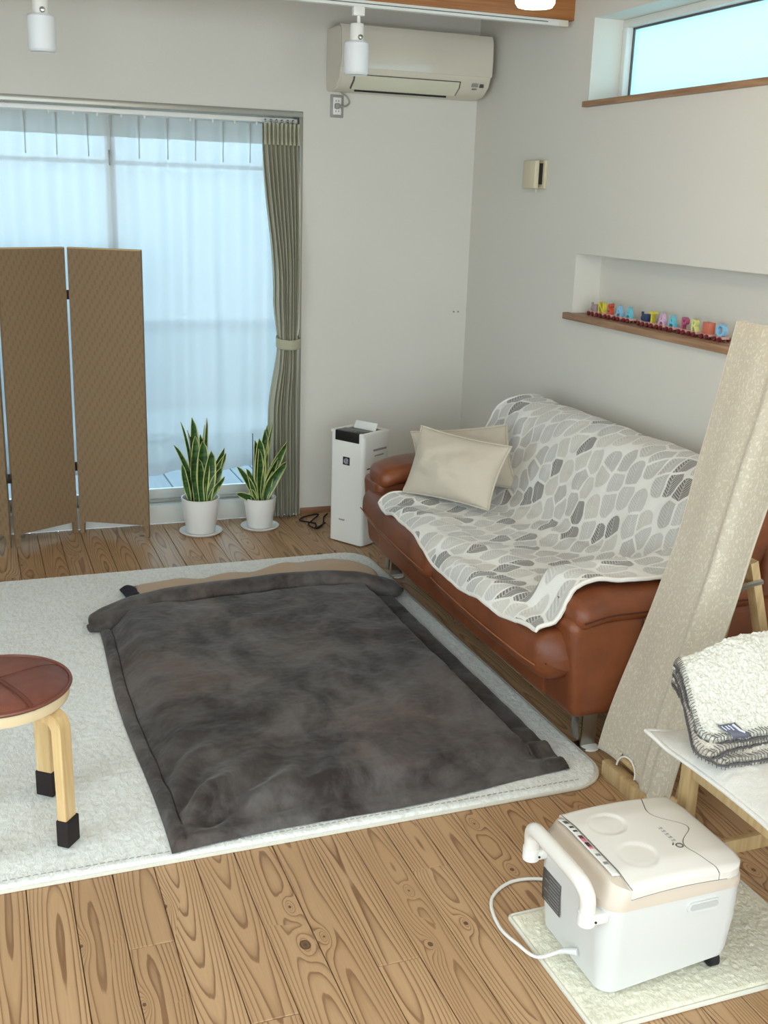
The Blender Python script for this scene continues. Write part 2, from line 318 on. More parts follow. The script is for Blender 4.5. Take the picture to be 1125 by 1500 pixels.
    n = NT('terrace_boards'); o = n.obj(); n.base(n.mix(n.noise(n.scale(o, (40, 2, 1)), 1, 3), srgb(112, 118, 126), srgb(132, 138, 144)), .7); n.bump(n.noise(n.scale(o, (80, 3, 1)), 1, 3), .2, .003); M['deck'] = n.m
mats()

# ------------------------------------------------------------ mesh helpers
def mkobj(name, me, mat=None, parent=None, smooth=True):
    o = bpy.data.objects.new(name, me); COL.objects.link(o)
    if mat is not None and not me.materials: me.materials.append(M[mat] if isinstance(mat, str) else mat)
    if smooth:
        for p in me.polygons: p.use_smooth = True
    if parent is not None: o.parent = parent
    return o
def frombm(name, bm, mat, parent=None, smooth=True, world=True, angle=40):
    """vertices are given in world metres when world=True; the parent's own location is taken off"""
    bmesh.ops.recalc_face_normals(bm, faces=bm.faces)
    if parent is not None and world:
        bmesh.ops.translate(bm, verts=bm.verts, vec=-Vector(getloc(parent)))
    me = bpy.data.meshes.new(name); bm.to_mesh(me); bm.free()
    o = mkobj(name, me, mat, parent, smooth)
    if smooth and angle: me.set_sharp_from_angle(angle=math.radians(angle))
    return o
def getloc(o):
    v = Vector(o.location)
    while o.parent is not None: o = o.parent; v += o.location
    return v
def thing(name, label, cat, loc=(0, 0, 0), rz=0, group=None):
    o = bpy.data.objects.new(name, None); COL.objects.link(o); o.location = loc; o.rotation_euler = (0, 0, rz); o.empty_display_size = .1
    if label: o['label'] = label; o['category'] = cat
    if group: o['group'] = group
    return o
def struct(name, loc=(0, 0, 0)):
    o = thing(name, None, None, loc); o['kind'] = 'structure'; return o
def tag(o, label, cat, group=None):
    o['label'] = label; o['category'] = cat
    if group: o['group'] = group
    return o
def bx(bm, x0, x1, y0, y1, z0, z1, bev=0, seg=2):
    r = bmesh.ops.create_cube(bm, size=1); vs = r['verts']
    for v in vs:
        v.co = ((x0 + x1) / 2 + v.co.x * (x1 - x0), (y0 + y1) / 2 + v.co.y * (y1 - y0), (z0 + z1) / 2 + v.co.z * (z1 - z0))
    if bev:
        es = list({e for v in vs for e in v.link_edges})
        bmesh.ops.bevel(bm, geom=es, offset=bev, segments=seg, affect='EDGES', profile=.5)
    return bm
def box(name, a, mat, parent=None, bev=0, seg=2, world=True):
    bm = bmesh.new(); bx(bm, *a, bev=bev, seg=seg); return frombm(name, bm, mat, parent, bev > 0, world)
def subbox(name, a, mat, parent, bev, cuts=6, fn=None, world=True, seg=4):
    """rounded box with extra loops so that it can be bent or puffed by fn(Vector)->Vector"""
    bm = bmesh.new(); bx(bm, *a, bev=bev, seg=seg)
    x0, x1, y0, y1, z0, z1 = a
    for ax, (lo, hi) in enumerate(((x0, x1), (y0, y1), (z0, z1))):
        k = max(1, int((hi - lo) / .035 * cuts / 6))
        for i in range(1, k):
            p = lo + (hi - lo) * i / k
            if p < lo + bev * 1.02 or p > hi - bev * 1.02: continue
            co = [0, 0, 0]; no = [0, 0, 0]; co[ax] = p; no[ax] = 1
            bmesh.ops.bisect_plane(bm, geom=bm.verts[:] + bm.edges[:] + bm.faces[:], plane_co=co, plane_no=no)
    if fn:
        for v in bm.verts: v.co = fn(v.co.copy())
    return frombm(name, bm, mat, parent, True, world, 60)
def tube_bm(bm, pts, r, n=8, caps=True, closed=False, flat=1.0, up=None):
    pts = [Vector(p) for p in pts]; N = len(pts); rings = []
    prev = None
    for i, p in enumerate(pts):
        if closed: t = pts[(i + 1) % N] - pts[i - 1]
        else: t = pts[min(i + 1, N - 1)] - pts[max(i - 1, 0)]
        if t.length < 1e-9: t = Vector((0, 0, 1))
        t.normalize()
        if prev is None:
            a = Vector(up) if up else (Vector((0, 0, 1)) if abs(t.z) < .9 else Vector((1, 0, 0)))
        else: a = prev
        a = (a - t * a.dot(t)).normalized(); prev = a; b = t.cross(a)
        rr = r(i / (N - 1 if N > 1 else 1)) if callable(r) else r
        rings.append([bm.verts.new(p + (a * math.cos(2 * PI * k / n) * flat + b * math.sin(2 * PI * k / n)) * rr) for k in range(n)])
    m_ = N if closed else N - 1
    for i in range(m_):
        A, B = rings[i], rings[(i + 1) % N]
        for k in range(n): bm.faces.new((A[k], A[(k + 1) % n], B[(k + 1) % n], B[k]))
    if caps and not closed: bm.faces.new(rings[0][::-1]); bm.faces.new(rings[-1])
    return bm
def tube(name, pts, r, mat, parent=None, n=8, closed=False, flat=1.0, up=None, world=True):
    return frombm(name, tube_bm(bmesh.new(), pts, r, n, True, closed, flat, up), mat, parent, True, world)
def lathe_bm(bm, prof, c=(0, 0, 0), n=32, axis='z'):
    rings = []
    for r, z in prof:
        ring = []
        for k in range(n):
            a = 2 * PI * k / n; p = (r * math.cos(a), r * math.sin(a), z)
            if axis == 'y': p = (p[0], p[2], p[1])
            if axis == 'x': p = (p[2], p[0], p[1])
            ring.append(bm.verts.new(Vector(p) + Vector(c)))
        rings.append(ring)
    for A, B in zip(rings, rings[1:]):
        for k in range(n): bm.faces.new((A[k], A[(k + 1) % n], B[(k + 1) % n], B[k]))
    for R_ in (rings[0], rings[-1]):
        bm.faces.new(R_)
    return bm
def lathe(name, prof, c, mat, parent=None, n=32, axis='z', world=True):
    return frombm(name, lathe_bm(bmesh.new(), prof, c, n, axis), mat, parent, True, world, 35)
def spline(P, n):
    """Catmull-Rom through P, n samples per span"""
    P = [Vector(p) for p in P]; out = []
    for i in range(len(P) - 1):
        a, b, c, d = P[max(i - 1, 0)], P[i], P[i + 1], P[min(i + 2, len(P) - 1)]
        for k in range(n):
            t = k / n; out.append(.5 * ((2 * b) + (c - a) * t + (2 * a - 5 * b + 4 * c - d) * t * t + (3 * b - a - 3 * c + d) * t ** 3))
    out.append(P[-1]); return out
def grid(name, fn, nu, nv, mat, parent=None, uvfn=None, thick=0, world=True, cyc=False, offset=-1, subs=0):
    bm = bmesh.new(); uvl = bm.loops.layers.uv.new('UVMap')
    V = [[bm.verts.new(fn(i / nu, j / nv)) for j in range(nv + 1)] for i in range(nu + 1)]
    for i in range(nu):
        for j in range(nv):
            f = bm.faces.new((V[i][j], V[i + 1][j], V[i + 1][j + 1], V[i][j + 1]))
            for l, (a, b) in zip(f.loops, ((i, j), (i + 1, j), (i + 1, j + 1), (i, j + 1))):
                u, v = a / nu, b / nv; l[uvl].uv = uvfn(u, v) if uvfn else (u, v)
    if parent is not None and world: bmesh.ops.translate(bm, verts=bm.verts, vec=-Vector(getloc(parent)))
    me = bpy.data.meshes.new(name); bm.to_mesh(me); bm.free(); o = mkobj(name, me, mat, parent)
    if thick:
        s = o.modifiers.new('thickness', 'SOLIDIFY'); s.thickness = thick; s.offset = offset
    return o
def prism_bm(bm, poly, z0, z1, plane='xy', bev=0):
    """extrude a polygon; plane 'xy' (along z), 'yz' (along x), 'xz' (along y)"""
    def P(a, b, h):
        return {'xy': (a, b, h), 'yz': (h, a, b), 'xz': (a, h, b)}[plane]
    A = [bm.verts.new(P(a, b, z0)) for a, b in poly]; B = [bm.verts.new(P(a, b, z1)) for a, b in poly]
    n = len(poly); bm.faces.new(A[::-1]); bm.faces.new(B)
    side = [bm.faces.new((A[i], A[(i + 1) % n], B[(i + 1) % n], B[i])) for i in range(n)]
    if bev: bmesh.ops.bevel(bm, geom=[e for e in bm.edges if (e.verts[0] in A) == (e.verts[1] in A)], offset=bev, segments=3, affect='EDGES')
    return bm
def prism(name, poly, z0, z1, mat, parent=None, plane='xy', bev=0, world=True, smooth=True):
    return frombm(name, prism_bm(bmesh.new(), poly, z0, z1, plane, bev), mat, parent, smooth, world, 35)
def rrect(x0, x1, y0, y1, r, n=6):
    out = []
    for cx, cy, a0 in ((x1 - r, y1 - r, 0), (x0 + r, y1 - r, 90), (x0 + r, y0 + r, 180), (x1 - r, y0 + r, 270)):
        for k in range(n + 1):
            a = math.radians(a0 + 90 * k / n); out.append((cx + r * math.cos(a), cy + r * math.sin(a)))
    return out
def sm(a, b, x):
    t = min(1, max(0, (x - a) / (b - a))) if a != b else float(x > a); return t * t * (3 - 2 * t)
def N3(x, y, z=0, s=1): return mn.noise(Vector((x * s, y * s, z * s)))
def text_me(body, size, ext, bold=0):
    cu = bpy.data.curves.new('t', 'FONT'); cu.body = body; cu.size = size; cu.extrude = ext; cu.offset = bold; cu.align_x = 'CENTER'; cu.resolution_u = 3
    o = bpy.data.objects.new('t', cu); COL.objects.link(o); dg = bpy.context.evaluated_depsgraph_get()
    me = bpy.data.meshes.new_from_object(o.evaluated_get(dg)); bpy.data.objects.remove(o); bpy.data.curves.remove(cu); return me
def text(name, body, size, ext, mat, parent, mtx, bold=0, world=True):
    me = text_me(body, size, ext, bold); me.transform(mtx); me.materials.clear(); me.name = name
    if world: me.transform(Matrix.Translation(-Vector(getloc(parent))))
    return mkobj(name, me, mat, parent, False)
def frame_mtx(o, xd, yd):
    """matrix putting the text plane's x along xd and y along yd at origin o"""
    xd = Vector(xd).normalized(); yd = Vector(yd).normalized(); z = xd.cross(yd)
    mm = Matrix.Identity(4)
    for i in range(3): mm[i][0], mm[i][1], mm[i][2], mm[i][3] = xd[i], yd[i], z[i], o[i]
    return mm

# ============================================================ SETTING
def shell():
    fl = struct('floor'); box('subfloor', (XL - .2, XR + .2, YF - .2, YB, -.12, -.021), 'floor_base', fl)
    rnd = random.Random(11)
    base = {}
    def plank_mesh(L):
        if L not in base:
            bm = bmesh.new(); bx(bm, -.0506, .0506, 0, L, -.02, 0)
            bmesh.ops.bevel(bm, geom=[e for e in bm.edges if all(v.co.z > -.001 for v in e.verts)], offset=.0014, segments=1, affect='EDGES')
            me = bpy.data.meshes.new('plank'); bm.to_mesh(me); bm.free(); me.materials.append(M['plank']); base[L] = me
        return base[L]
    joints = {8: [2.215, 4.854], 7: [2.215, 4.854], 6: [1.906], 2: [2.135], 4: [1.823], 16: [2.303]}
    # board k spans x = .033+.1032k .. +.1032
    joints = {9: [2.215], 7: [1.906], 2: [2.135], 4: [1.823], 8: [4.854], 16: [2.303]}
    k0 = int(math.floor((XL - .033) / .1032))
    for k in range(k0, 25):
        xc = .033 + .1032 * (k + .5)
        if xc + .05 > XR + .03 or xc < XL: continue
        js = joints.get(k, [])
        if not js: js = [round(rnd.uniform(-1, .9), 1)] if k % 3 else [round(rnd.uniform(3.0, 3.9), 1)]
        ys = [YF] + ([round(rnd.uniform(-.8, .4), 1)] if js[0] > 1.5 else []) + sorted(js) + [YB + (.0 if True else 0)]
        for a, b in zip(ys, ys[1:]):
            L = round(b - a - .0015, 4)
            o = mkobj('plank', plank_mesh(L), None, fl, False); o.location = (xc, a, rnd.uniform(-.0006, 0.0))
    # back wall with the terrace door opening x -1.1 .. 1.596, z 0 .. 2.045
    wb = struct('wall_back'); bm = bmesh.new(); T = .17
    bx(bm, XL - .25, -1.1, YB, YB + T, -.1, ZC); bx(bm, 1.596, XR + .3, YB, YB + T, -.1, ZC); bx(bm, -1.1, 1.596, YB, YB + T, 2.045, ZC)
    frombm('wall_surface', bm, 'wall', wb, False)
    # right wall with high window opening and niche
    wr = struct('wall_right'); bm = bmesh.new(); X2 = XR + .25
    wy0, wy1, wz0, wz1 = 2.2, 4.30, 2.072, 2.402; ny0, ny1, nz0, nz1 = 2.25, 4.30, 1.172, 1.445
    bx(bm, XR, X2, YF - .2, YB, -.1, nz0); bx(bm, XR, X2, YF - .2, ny0, nz0, nz1); bx(bm, XR, X2, ny1, YB, nz0, nz1); bx(bm, XR + .13, X2, ny0, ny1, nz0, nz1)
    bx(bm, XR, X2, YF - .2, YB, nz1, wz0); bx(bm, XR, X2, YF - .2, wy0, wz0, wz1); bx(bm, XR, X2, wy1, YB, wz0, wz1); bx(bm, XR, X2, YF - .2, YB, wz1, ZC)
    bmesh.ops.remove_doubles(bm, verts=bm.verts, dist=1e-5)
    frombm('wall_surface', bm, 'wall', wr, False)
    wl = struct('wall_left'); bm = bmesh.new()
    bx(bm, XL - .2, XL, YF - .2, -.5, -.1, ZC); bx(bm, XL - .2, XL, 2.3, YB, -.1, ZC); bx(bm, XL - .2, XL, -.5, 2.3, 2.55, ZC); bx(bm, XL - .2, XL, -.5, 2.3, -.1, .45)
    frombm('wall_surface', bm, 'wall', wl, False)
    wf = struct('wall_front'); bm = bmesh.new()
    bx(bm, XL, -1.7, YF - .2, YF, -.1, ZC); bx(bm, 2.1, XR, YF - .2, YF, -.1, ZC); bx(bm, -1.7, 2.1, YF - .2, YF, 2.5, ZC); bx(bm, -1.7, 2.1, YF - .2, YF, -.1, .35)
    frombm('wall_surface', bm, 'wall', wf, False)
    ce = struct('ceiling'); box('ceiling_surface', (XL - .25, XR + .25, YF - .2, YB + .2, ZC, ZC + .12), 'ceiling', ce)
    b = struct('baseboard_back'); box('skirting', (1.60, XR, YB - .009, YB, 0, .032), 'basebd', b, .002)
    b = struct('baseboard_right'); box('skirting', (XR - .009, XR, YF, YB - .009, 0, .032), 'basebd', b, .002)
    # niche shelf board and high window sill
    t = struct('trim_1'); box('niche_shelf_board', (XR - .028, XR + .13, 2.25, 4.335, 1.157, 1.185), 'shelf', t, .002)
    t = struct('trim_2'); box('window_sill_board', (XR - .025, XR + .15, 2.2, 4.31, 2.050, 2.073), 'shelf', t, .002)
    # high window
    w = struct('window_2'); fx = XR + .14
    bm = bmesh.new()
    bx(bm, fx, fx + .07, 2.2, 4.30, 2.073, 2.088, .002); bx(bm, fx, fx + .07, 2.2, 4.30, 2.372, 2.402, .002); bx(bm, fx, fx + .07, 4.268, 4.30, 2.088, 2.372, .002); bx(bm, fx, fx + .07, 2.2, 2.23, 2.088, 2.372, .002)
    frombm('window_frame', bm, 'alum', w)
    bm = bmesh.new(); bx(bm, fx + .03, fx + .036, 2.23, 4.268, 2.364, 2.372); bx(bm, fx + .03, fx + .036, 4.258, 4.268, 2.088, 2.372); frombm('glazing_gasket', bm, 'darkgrey', w, False)
    box('window_pane', (fx + .04, fx + .046, 2.23, 4.268, 2.088, 2.372), 'frost', w)
    # beam and second beam nearer the camera, ceiling beams carry the lamp tracks
    for i, (y0, xe) in enumerate(((4.47, XR), (2.62, XR))):
        t = struct('trim_%d' % (3 + i)); box('ceiling_beam', (XL, xe, y0, y0 + .12, 2.41, ZC), 'beam', t, .003)
shell()

def terrace_door():
    w = struct('window_1', (0, YB, 0))
    # aluminium trim round the opening
    bm = bmesh.new(); bx(bm, -1.1, 1.596, YB - .006, YB + .01, 2.018, 2.045, .002); bx(bm, 1.578, 1.596, YB - .006, YB + .01, 0, 2.018, .002); bx(bm, -1.1, 1.578, YB + .01, YB + .15, 2.03, 2.045)
    bx(bm, 1.585, 1.596, YB + .01, YB + .15, 0, 2.03)
    frombm('door_trim', bm, 'alumgrey', w)
    box('threshold', (-1.1, 1.585, YB - .004, YB + .15, .0, .098), 'alum', w, .004)
    box('threshold_track', (-1.1, 1.585, YB + .05, YB + .058, .098, .108), 'alumgrey', w, .001)
    yg = YB + .12
    for x0, x1, yy in ((-1.1, .70, yg - .03), (.66, 1.585, yg)):
        bm = bmesh.new(); s = .045
        bx(bm, x0, x0 + s, yy, yy + .03, .1, 2.03, .002); bx(bm, x1 - s, x1, yy, yy + .03, .1, 2.03, .002)
        bx(bm, x0 + s, x1 - s, yy, yy + .03, .1, .15, .002); bx(bm, x0 + s, x1 - s, yy, yy + .03, 1.98, 2.03, .002)
        bx(bm, x0 + s, x1 - s, yy + .005, yy + .022, 1.765, 1.785, .002)
        frombm('sash', bm, 'alum', w)
        box('glass_pane', (x0 + s - .005, x1 - s + .005, yy + .013, yy + .017, .14, 1.99), 'glass', w)
    box('sash_lock', (.668, .688, yg - .045, yg - .031, 1.76, 1.83), 'grey', w, .003)
terrace_door()

def outside():
    t = struct('floor_terrace', (0, YB + .17, 0))
    t.name = 'terrace'
    rnd = random.Random(2); bm0 = bmesh.new(); bx(bm0, -.068, .068, 0, 2.2, -.03, 0, .003, 1); me = bpy.data.meshes.new('board'); bm0.to_mesh(me); bm0.free(); me.materials.append(M['deck'])
    for k in range(-16, 26):
        o = mkobj('deck_board', me, None, t, False); o.location = (k * .144, .02, -.06 + rnd.uniform(-.002, .002))
    g = struct('ground_outside'); box('gravel_yard', (-14, 18, YB + 2.4, 40, -.25, -.12), 'concrete', g)
    h = thing('low_garden_wall', 'low pale garden wall seen through the glass under the sheer curtain', 'wall', (0, 9.2, -.12))
    box('wall_body', (-6, 7, 9.2, 9.35, -.12, .55), 'concrete', h, .01); box('coping', (-6.05, 7.05, 9.17, 9.38, .55, .60), 'roofgrey', h, .01)
    h = thing('bright_backdrop_house', 'pale house wall added as an even bright backdrop behind the sheer curtain', 'house', (3, 12, -.12))  # added house, near and tall so the sheer is backed by even brightness
    box('house_wall', (-7, 13, 12, 18, -.12, 3.3), 'paleplaster', h, .02)
    prism('roof', [(-7.5, 3.3), (13.5, 3.3), (11.6, 4.6), (-5.6, 4.6)], 11.6, 18.4, 'roofgrey', h, 'xz', 0, True, False)
    for x in (-2.4, 4.6): box('house_window', (x, x + 1.2, 11.97, 12.02, .9, 1.45), 'neighbour', h)
    for i, (x, w_, lab) in enumerate(((.98, .16, 'white square block on the terrace outside, nearer the wall corner'), (1.75, .16, 'white square block on the terrace outside, right behind the shorter plant'))):
        box_ = thing('terrace_block', lab, 'block', (x, 6.9, -.06)); box('block_body', (x, x + w_, 6.9, 7.05, -.06, .10), 'neighbour', box_, .01); box('block_cap', (x - .02, x + w_ + .02, 6.88, 7.07, .10, .12), 'roofgrey', box_, .004)
outside()

# ============================================================ CURTAINS
def curtains():
    rail = thing('curtain_rail', 'white curtain rail inside the top of the terrace door opening', 'curtain rail', (0, YB + .05, 1.995))
    box('rail_body', (-1.09, 1.58, YB + .035, YB + .06, 1.990, 2.012), 'white', rail, .003)
    for k in range(24):
        x = -1.0 + .108 * k; lathe('runner', [(.004, 0), (.005, .004), (.005, .014), (.003, .018)], (x, YB + .046, 1.975), 'white', rail, 8)
    def sheer(x0, x1, pl, lab, seed, zb, xt0=None):
        t = thing('sheer_curtain', lab, 'curtain', (0, YB + .045, 0))
        def pos(u, v):   # v 0 top -> 1 bottom
            x = x0 + (x1 - x0) * u
            k = u * pl; ph = k - round(k)
            soft = 1 - .35 * v
            y = YB + .052 + .020 * math.cos(2 * PI * k) * soft * (.4 + .6 * sm(0, .12, v)) + .020 * N3(x * 5, v * 1.2, seed) * sm(.05, .5, v) + .01 * N3(x * 16, v * 2.4, seed + 4) * sm(.1, .4, v)
            pin = math.exp(-(ph * 26) ** 2) * (1 - sm(.03, .10, v))
            y -= .010 * pin
            x += .012 * N3(x * 6, v * 2, seed + 9) * sm(0, .5, v) + (.03 * math.sin(v * 2.2) if (u > .9 and seed == 1) else 0) * (u - .9) * 10
            z = 1.983 + (zb + .012 * math.sin(u * 17 + seed) - 1.983) * v
            return Vector((x, y, z))
        grid('voile', pos, int(pl * 22), 70, 'sheer', t)
        def hd(u, v): p = pos(u, v * .055); p.y -= .0015; return p
        grid('header_tape', hd, int(pl * 22), 6, 'header', t)
        for k in range(int(pl) + 1):
            u = min(.999, max(.001, (k) / pl)); p = pos(u, .02)
            pts = [pos(u, v) + Vector((0, -.009 + .003 * math.sin(v * 40), 0)) for v in [i * .012 for i in range(10)]]
            tube('pleat', pts, lambda s: .008 * (1 - .55 * math.sin(s * PI * .8)), 'header', t, 6, flat=.6)
        def hm(u, v): p = pos(u, .965 + .035 * v); p.y -= .0012; return p
        grid('bottom_hem', hm, int(pl * 22), 2, 'header' if False else 'sheer', t)
        return t
    sheer(-1.09, .655, 12.6, 'white sheer curtain panel hanging behind the folding screen', 1, .27)
    sheer(.675, 1.56, 6.6, 'white sheer curtain panel hanging behind the two potted plants', 2, .255)
    t = thing('drape', 'olive beige pleated drape tied back at the end of the door opening', 'curtain', (1.5, YB - .02, 0))
    def dr(u, v):
        z = 1.985 - 1.975 * v
        # left and right edges by height
        zt = .93
        l = 1.395 + (1.452 - 1.395) * sm(1.99, 1.15, z) ** 1.2 + .018 * sm(1.15, zt, z) - .045 * sm(zt, .55, z) + .01 * sm(.4, 0, z)
        r = 1.572 - .006 * sm(1.5, zt, z)
        tight = math.exp(-((z - zt) / .10) ** 2)
        amp = (.020 + .020 * sm(2.0, 1.7, z)) * (1 - .45 * tight)
        ph = 2 * PI * 8 * u + .5 * math.sin(z * 3)
        x = l + (r - l) * (u + .012 * math.sin(ph * 2)) + .004 * N3(u * 6, z * 2)
        y = YB + .012 - .038 * sm(1.9, 1.2, z) + amp * math.sin(ph) + .012 * math.sin(2 * PI * 2.5 * u + z) * sm(1.6, 1.2, z)
        return Vector((x, y, z))
    grid('drape_cloth', dr, 220, 70, 'drape', t, None, .0015)
    def band(u, v):
        a = u * 2 * PI; z = .905 + .05 * v + .012 * math.sin(a)
        return Vector((1.522 + .064 * math.cos(a), YB - .025 + .052 * math.sin(a), z))
    grid('tieback', band, 40, 6, 'drape', t, None, .003)
    tube('tieback_cord', [(1.580, YB - .03, .95), (1.586, YB - .015, .975), (1.588, YB - .008, .99)], .003, 'drape', t, 6)
    for k in range(9):
        x = 1.40 + .021 * k
        tube('pleat', [(x, YB - .022 + .002 * math.sin(i), 1.985 - i * .02) for i in range(6)], lambda s: .008 - .004 * math.sin(s * PI), 'drape', t, 6)
    for k in range(6):
        lathe('curtain_hook', [(.004, 0), (.006, .004), (.006, .010), (.003, .014)], (1.41 + .028 * k, YB + .008, 1.990), 'chrome', t, 8)
curtains()

# ============================================================ FOLDING SCREEN
def screen():
    t = thing('folding_screen', 'brown woven paper folding screen standing in front of the terrace door', 'folding screen', (.44, 5.366, 0))
    P = [(.765, 5.197), (.440, 5.366), (.122, 5.190), (-.20, 5.362), (-.52, 5.19)]
    zt, zb = 1.385, .062
    for i in range(4):
        a, b = Vector((*P[i], 0)), Vector((*P[i + 1], 0)); d = (b - a).normalized(); L = (b - a).length
        a2 = a + d * (.002 if i == 0 else .011); L2 = L - .022 + (.009 if i == 0 else 0); n = Vector((d.y, -d.x, 0)) * .009
        tp = bpy.data.objects.new('screen_panel', None); COL.objects.link(tp); tp.parent = t; tp.location = a2 - Vector(t.location)
        R_ = Matrix([[d.x, n.normalized().x, 0], [d.y, n.normalized().y, 0], [0, 0, 1]])
        bm = bmesh.new(); uvl = bm.loops.layers.uv.new('UVMap')
        # outline with feet at both ends
        poly = [(0, 0), (.020, 0), (.022, zb - .008), (.03, zb), (L2 - .03, zb), (L2 - .022, zb - .008), (L2 - .020, 0), (L2, 0), (L2, zt), (0, zt)]
        A = [bm.verts.new(R_ @ Vector((x, -.009, z))) for x, z in poly]; B = [bm.verts.new(R_ @ Vector((x, .009, z))) for x, z in poly]
        fa = bm.faces.new(A); fb = bm.faces.new(B[::-1])
        for f in (fa, fb):
            for l in f.loops:
                k = (A if f is fa else B).index(l.vert); l[uvl].uv = (poly[k][0] + i * .5, poly[k][1])
        for k in range(len(poly)):
            k2 = (k + 1) % len(poly); bm.faces.new((A[k2], A[k], B[k], B[k2]))
        me = bpy.data.meshes.new('woven_panel'); bmesh.ops.recalc_face_normals(bm, faces=bm.faces); bm.to_mesh(me); bm.free()
        bpy.data.objects.remove(tp)
        o = mkobj('woven_panel', me, 'woven', t, False); o.location = a2 - Vector(t.location)
        bm = bmesh.new(); bx(bm, 0, L2, -.0095, .0095, zt - .003, zt + .004, .002)
        for v in bm.verts: v.co = R_ @ v.co
        e = frombm('edge_binding', bm, 'wovenedge', o, True, False)
    for i in (1, 2, 3):
        p = P[i]; s = 1 if i % 2 else -1
        for z in (1.17, .34):
            bm = bmesh.new(); bx(bm, -.010, .010, -.0035, .0035, -.022, .022, .001)
            lathe_bm(bm, [(.003, -.02), (.0035, -.018), (.0035, .018), (.003, .02)], (0, -.004, 0), 8)
            bmesh.ops.translate(bm, verts=bm.verts, vec=(p[0], p[1] - (0 if s > 0 else 0), z)); frombm('hinge', bm, 'darkmetal', t)
screen()

# ============================================================ AIR CONDITIONER
def aircon():
    t = thing('air_conditioner', 'cream wall mounted air conditioner high in the room corner', 'air conditioner', (2.1, YB, 2.15))
    x0, x1 = 1.712, 2.492; yf = YB - .235
    prof = [(YB, 2.425), (yf + .05, 2.428), (yf + .012, 2.415), (yf + .002, 2.39), (yf, 2.30), (yf + .004, 2.235), (yf + .03, 2.185), (yf + .085, 2.150), (YB - .06, 2.142), (YB, 2.145)]
    prism('ac_body', prof, x0, x1, 'cream', t, 'yz', .008)
    # glossy front panel, slightly proud
    pp = [(yf + .045, 2.434), (yf + .008, 2.424), (yf - .006, 2.395), (yf - .009, 2.30), (yf - .006, 2.238), (yf + .004, 2.238), (yf + .004, 2.39), (yf + .03, 2.425)]
    prism('front_panel', pp, x0 - .001, x1 - .001, 'acpanel', t, 'yz', .003)
    # air outlet louver, set in the curved lower front
    lp = [(yf + .0105, 2.206), (yf + .025, 2.180), (yf + .073, 2.1485), (yf + .078, 2.158), (yf + .034, 2.189), (yf + .02, 2.209)]
    prism('louver', lp, x0 + .075, x1 - .165, 'creamlouver', t, 'yz', .002)
    prism('louver_gap', [(yf + .0145, 2.211), (yf + .0285, 2.1825), (yf + .0775, 2.1505), (yf + .079, 2.155), (yf + .03, 2.188), (yf + .018, 2.213)], x0 + .068, x1 - .158, 'darkgrey', t, 'yz')
    box('underside_slot', (x0 + .10, x1 - .20, yf + .095, yf + .105, 2.1405, 2.149), 'black', t)
    for a, b, c, d, mm in ((2.395, 2.425, 2.192, 2.207, 'grey'), (2.438, 2.444, 2.190, 2.206, 'darkgrey'), (2.447, 2.456, 2.190, 2.206, 'darkgrey'), (2.40, 2.418, 2.178, 2.184, 'midgrey')):
        box('indicator_mark', (a, b, yf + .012, yf + .030, c, d), mm, t)
    o = thing('wall_outlet', 'white wall outlet with grey surround below the air conditioner', 'outlet', (1.768, YB, 2.08))
    box('cover_plate', (1.734, 1.802, YB - .006, YB, 2.027, 2.133), 'grey', o, .004); box('socket_face', (1.747, 1.789, YB - .010, YB - .005, 2.04, 2.12), 'white', o, .002)
    for z in (2.056, 2.104):
        for x in (1.760, 1.774): box('socket_slot', (x, x + .003, YB - .0104, YB - .0095, z - .004, z + .004), 'black', o)
    o = thing('power_plug', 'grey plug and curved cord running up to the air conditioner', 'plug', (1.76, YB - .02, 2.08))
    bm = bmesh.new(); bx(bm, 1.752, 1.776, YB - .036, YB - .010, 2.066, 2.092, .006); bx(bm, 1.772, 1.792, YB - .032, YB - .014, 2.072, 2.086, .005)
    frombm('plug_body', bm, 'grey', o)
    tube('cord', spline([(1.79, YB - .022, 2.079), (1.812, YB - .022, 2.082), (1.828, YB - .02, 2.10), (1.815, YB - .018, 2.125), (1.785, YB - .016, 2.145), (1.776, YB - .016, 2.165)], 6), .0042, 'grey', o, 8)
aircon()

def wall_vent():
    t = thing('wall_vent', 'beige square vent cover popped out from the white wall above the niche', 'vent', (XR, 4.70, 1.79))
    box('base_plate', (XR - .016, XR, 4.615, 4.73, 1.716, 1.842), 'beigepl', t, .003)
    box('dark_throat', (XR - .040, XR - .015, 4.63, 4.72, 1.735, 1.828), 'black', t, .002)
    box('vent_cover', (XR - .062, XR - .038, 4.622, 4.742, 1.716, 1.84), 'beigepl', t, .005)
    tube('pull_tab', [(XR - .03, 4.66, 1.718), (XR - .03, 4.66, 1.700)], .004, 'beigepl', t, 8)
wall_vent()
for z in (.0,):
    t = thing('wall_pins', 'two tiny pins in the back wall near the corner', 'pins', (2.46, YB, 1.075))
    for x in (2.452, 2.478): lathe('pin', [(.002, 0), (.0045, -.003), (.0045, -.007), (.002, -.009)], (x, YB, 1.075), 'grey', t, 8, 'y')

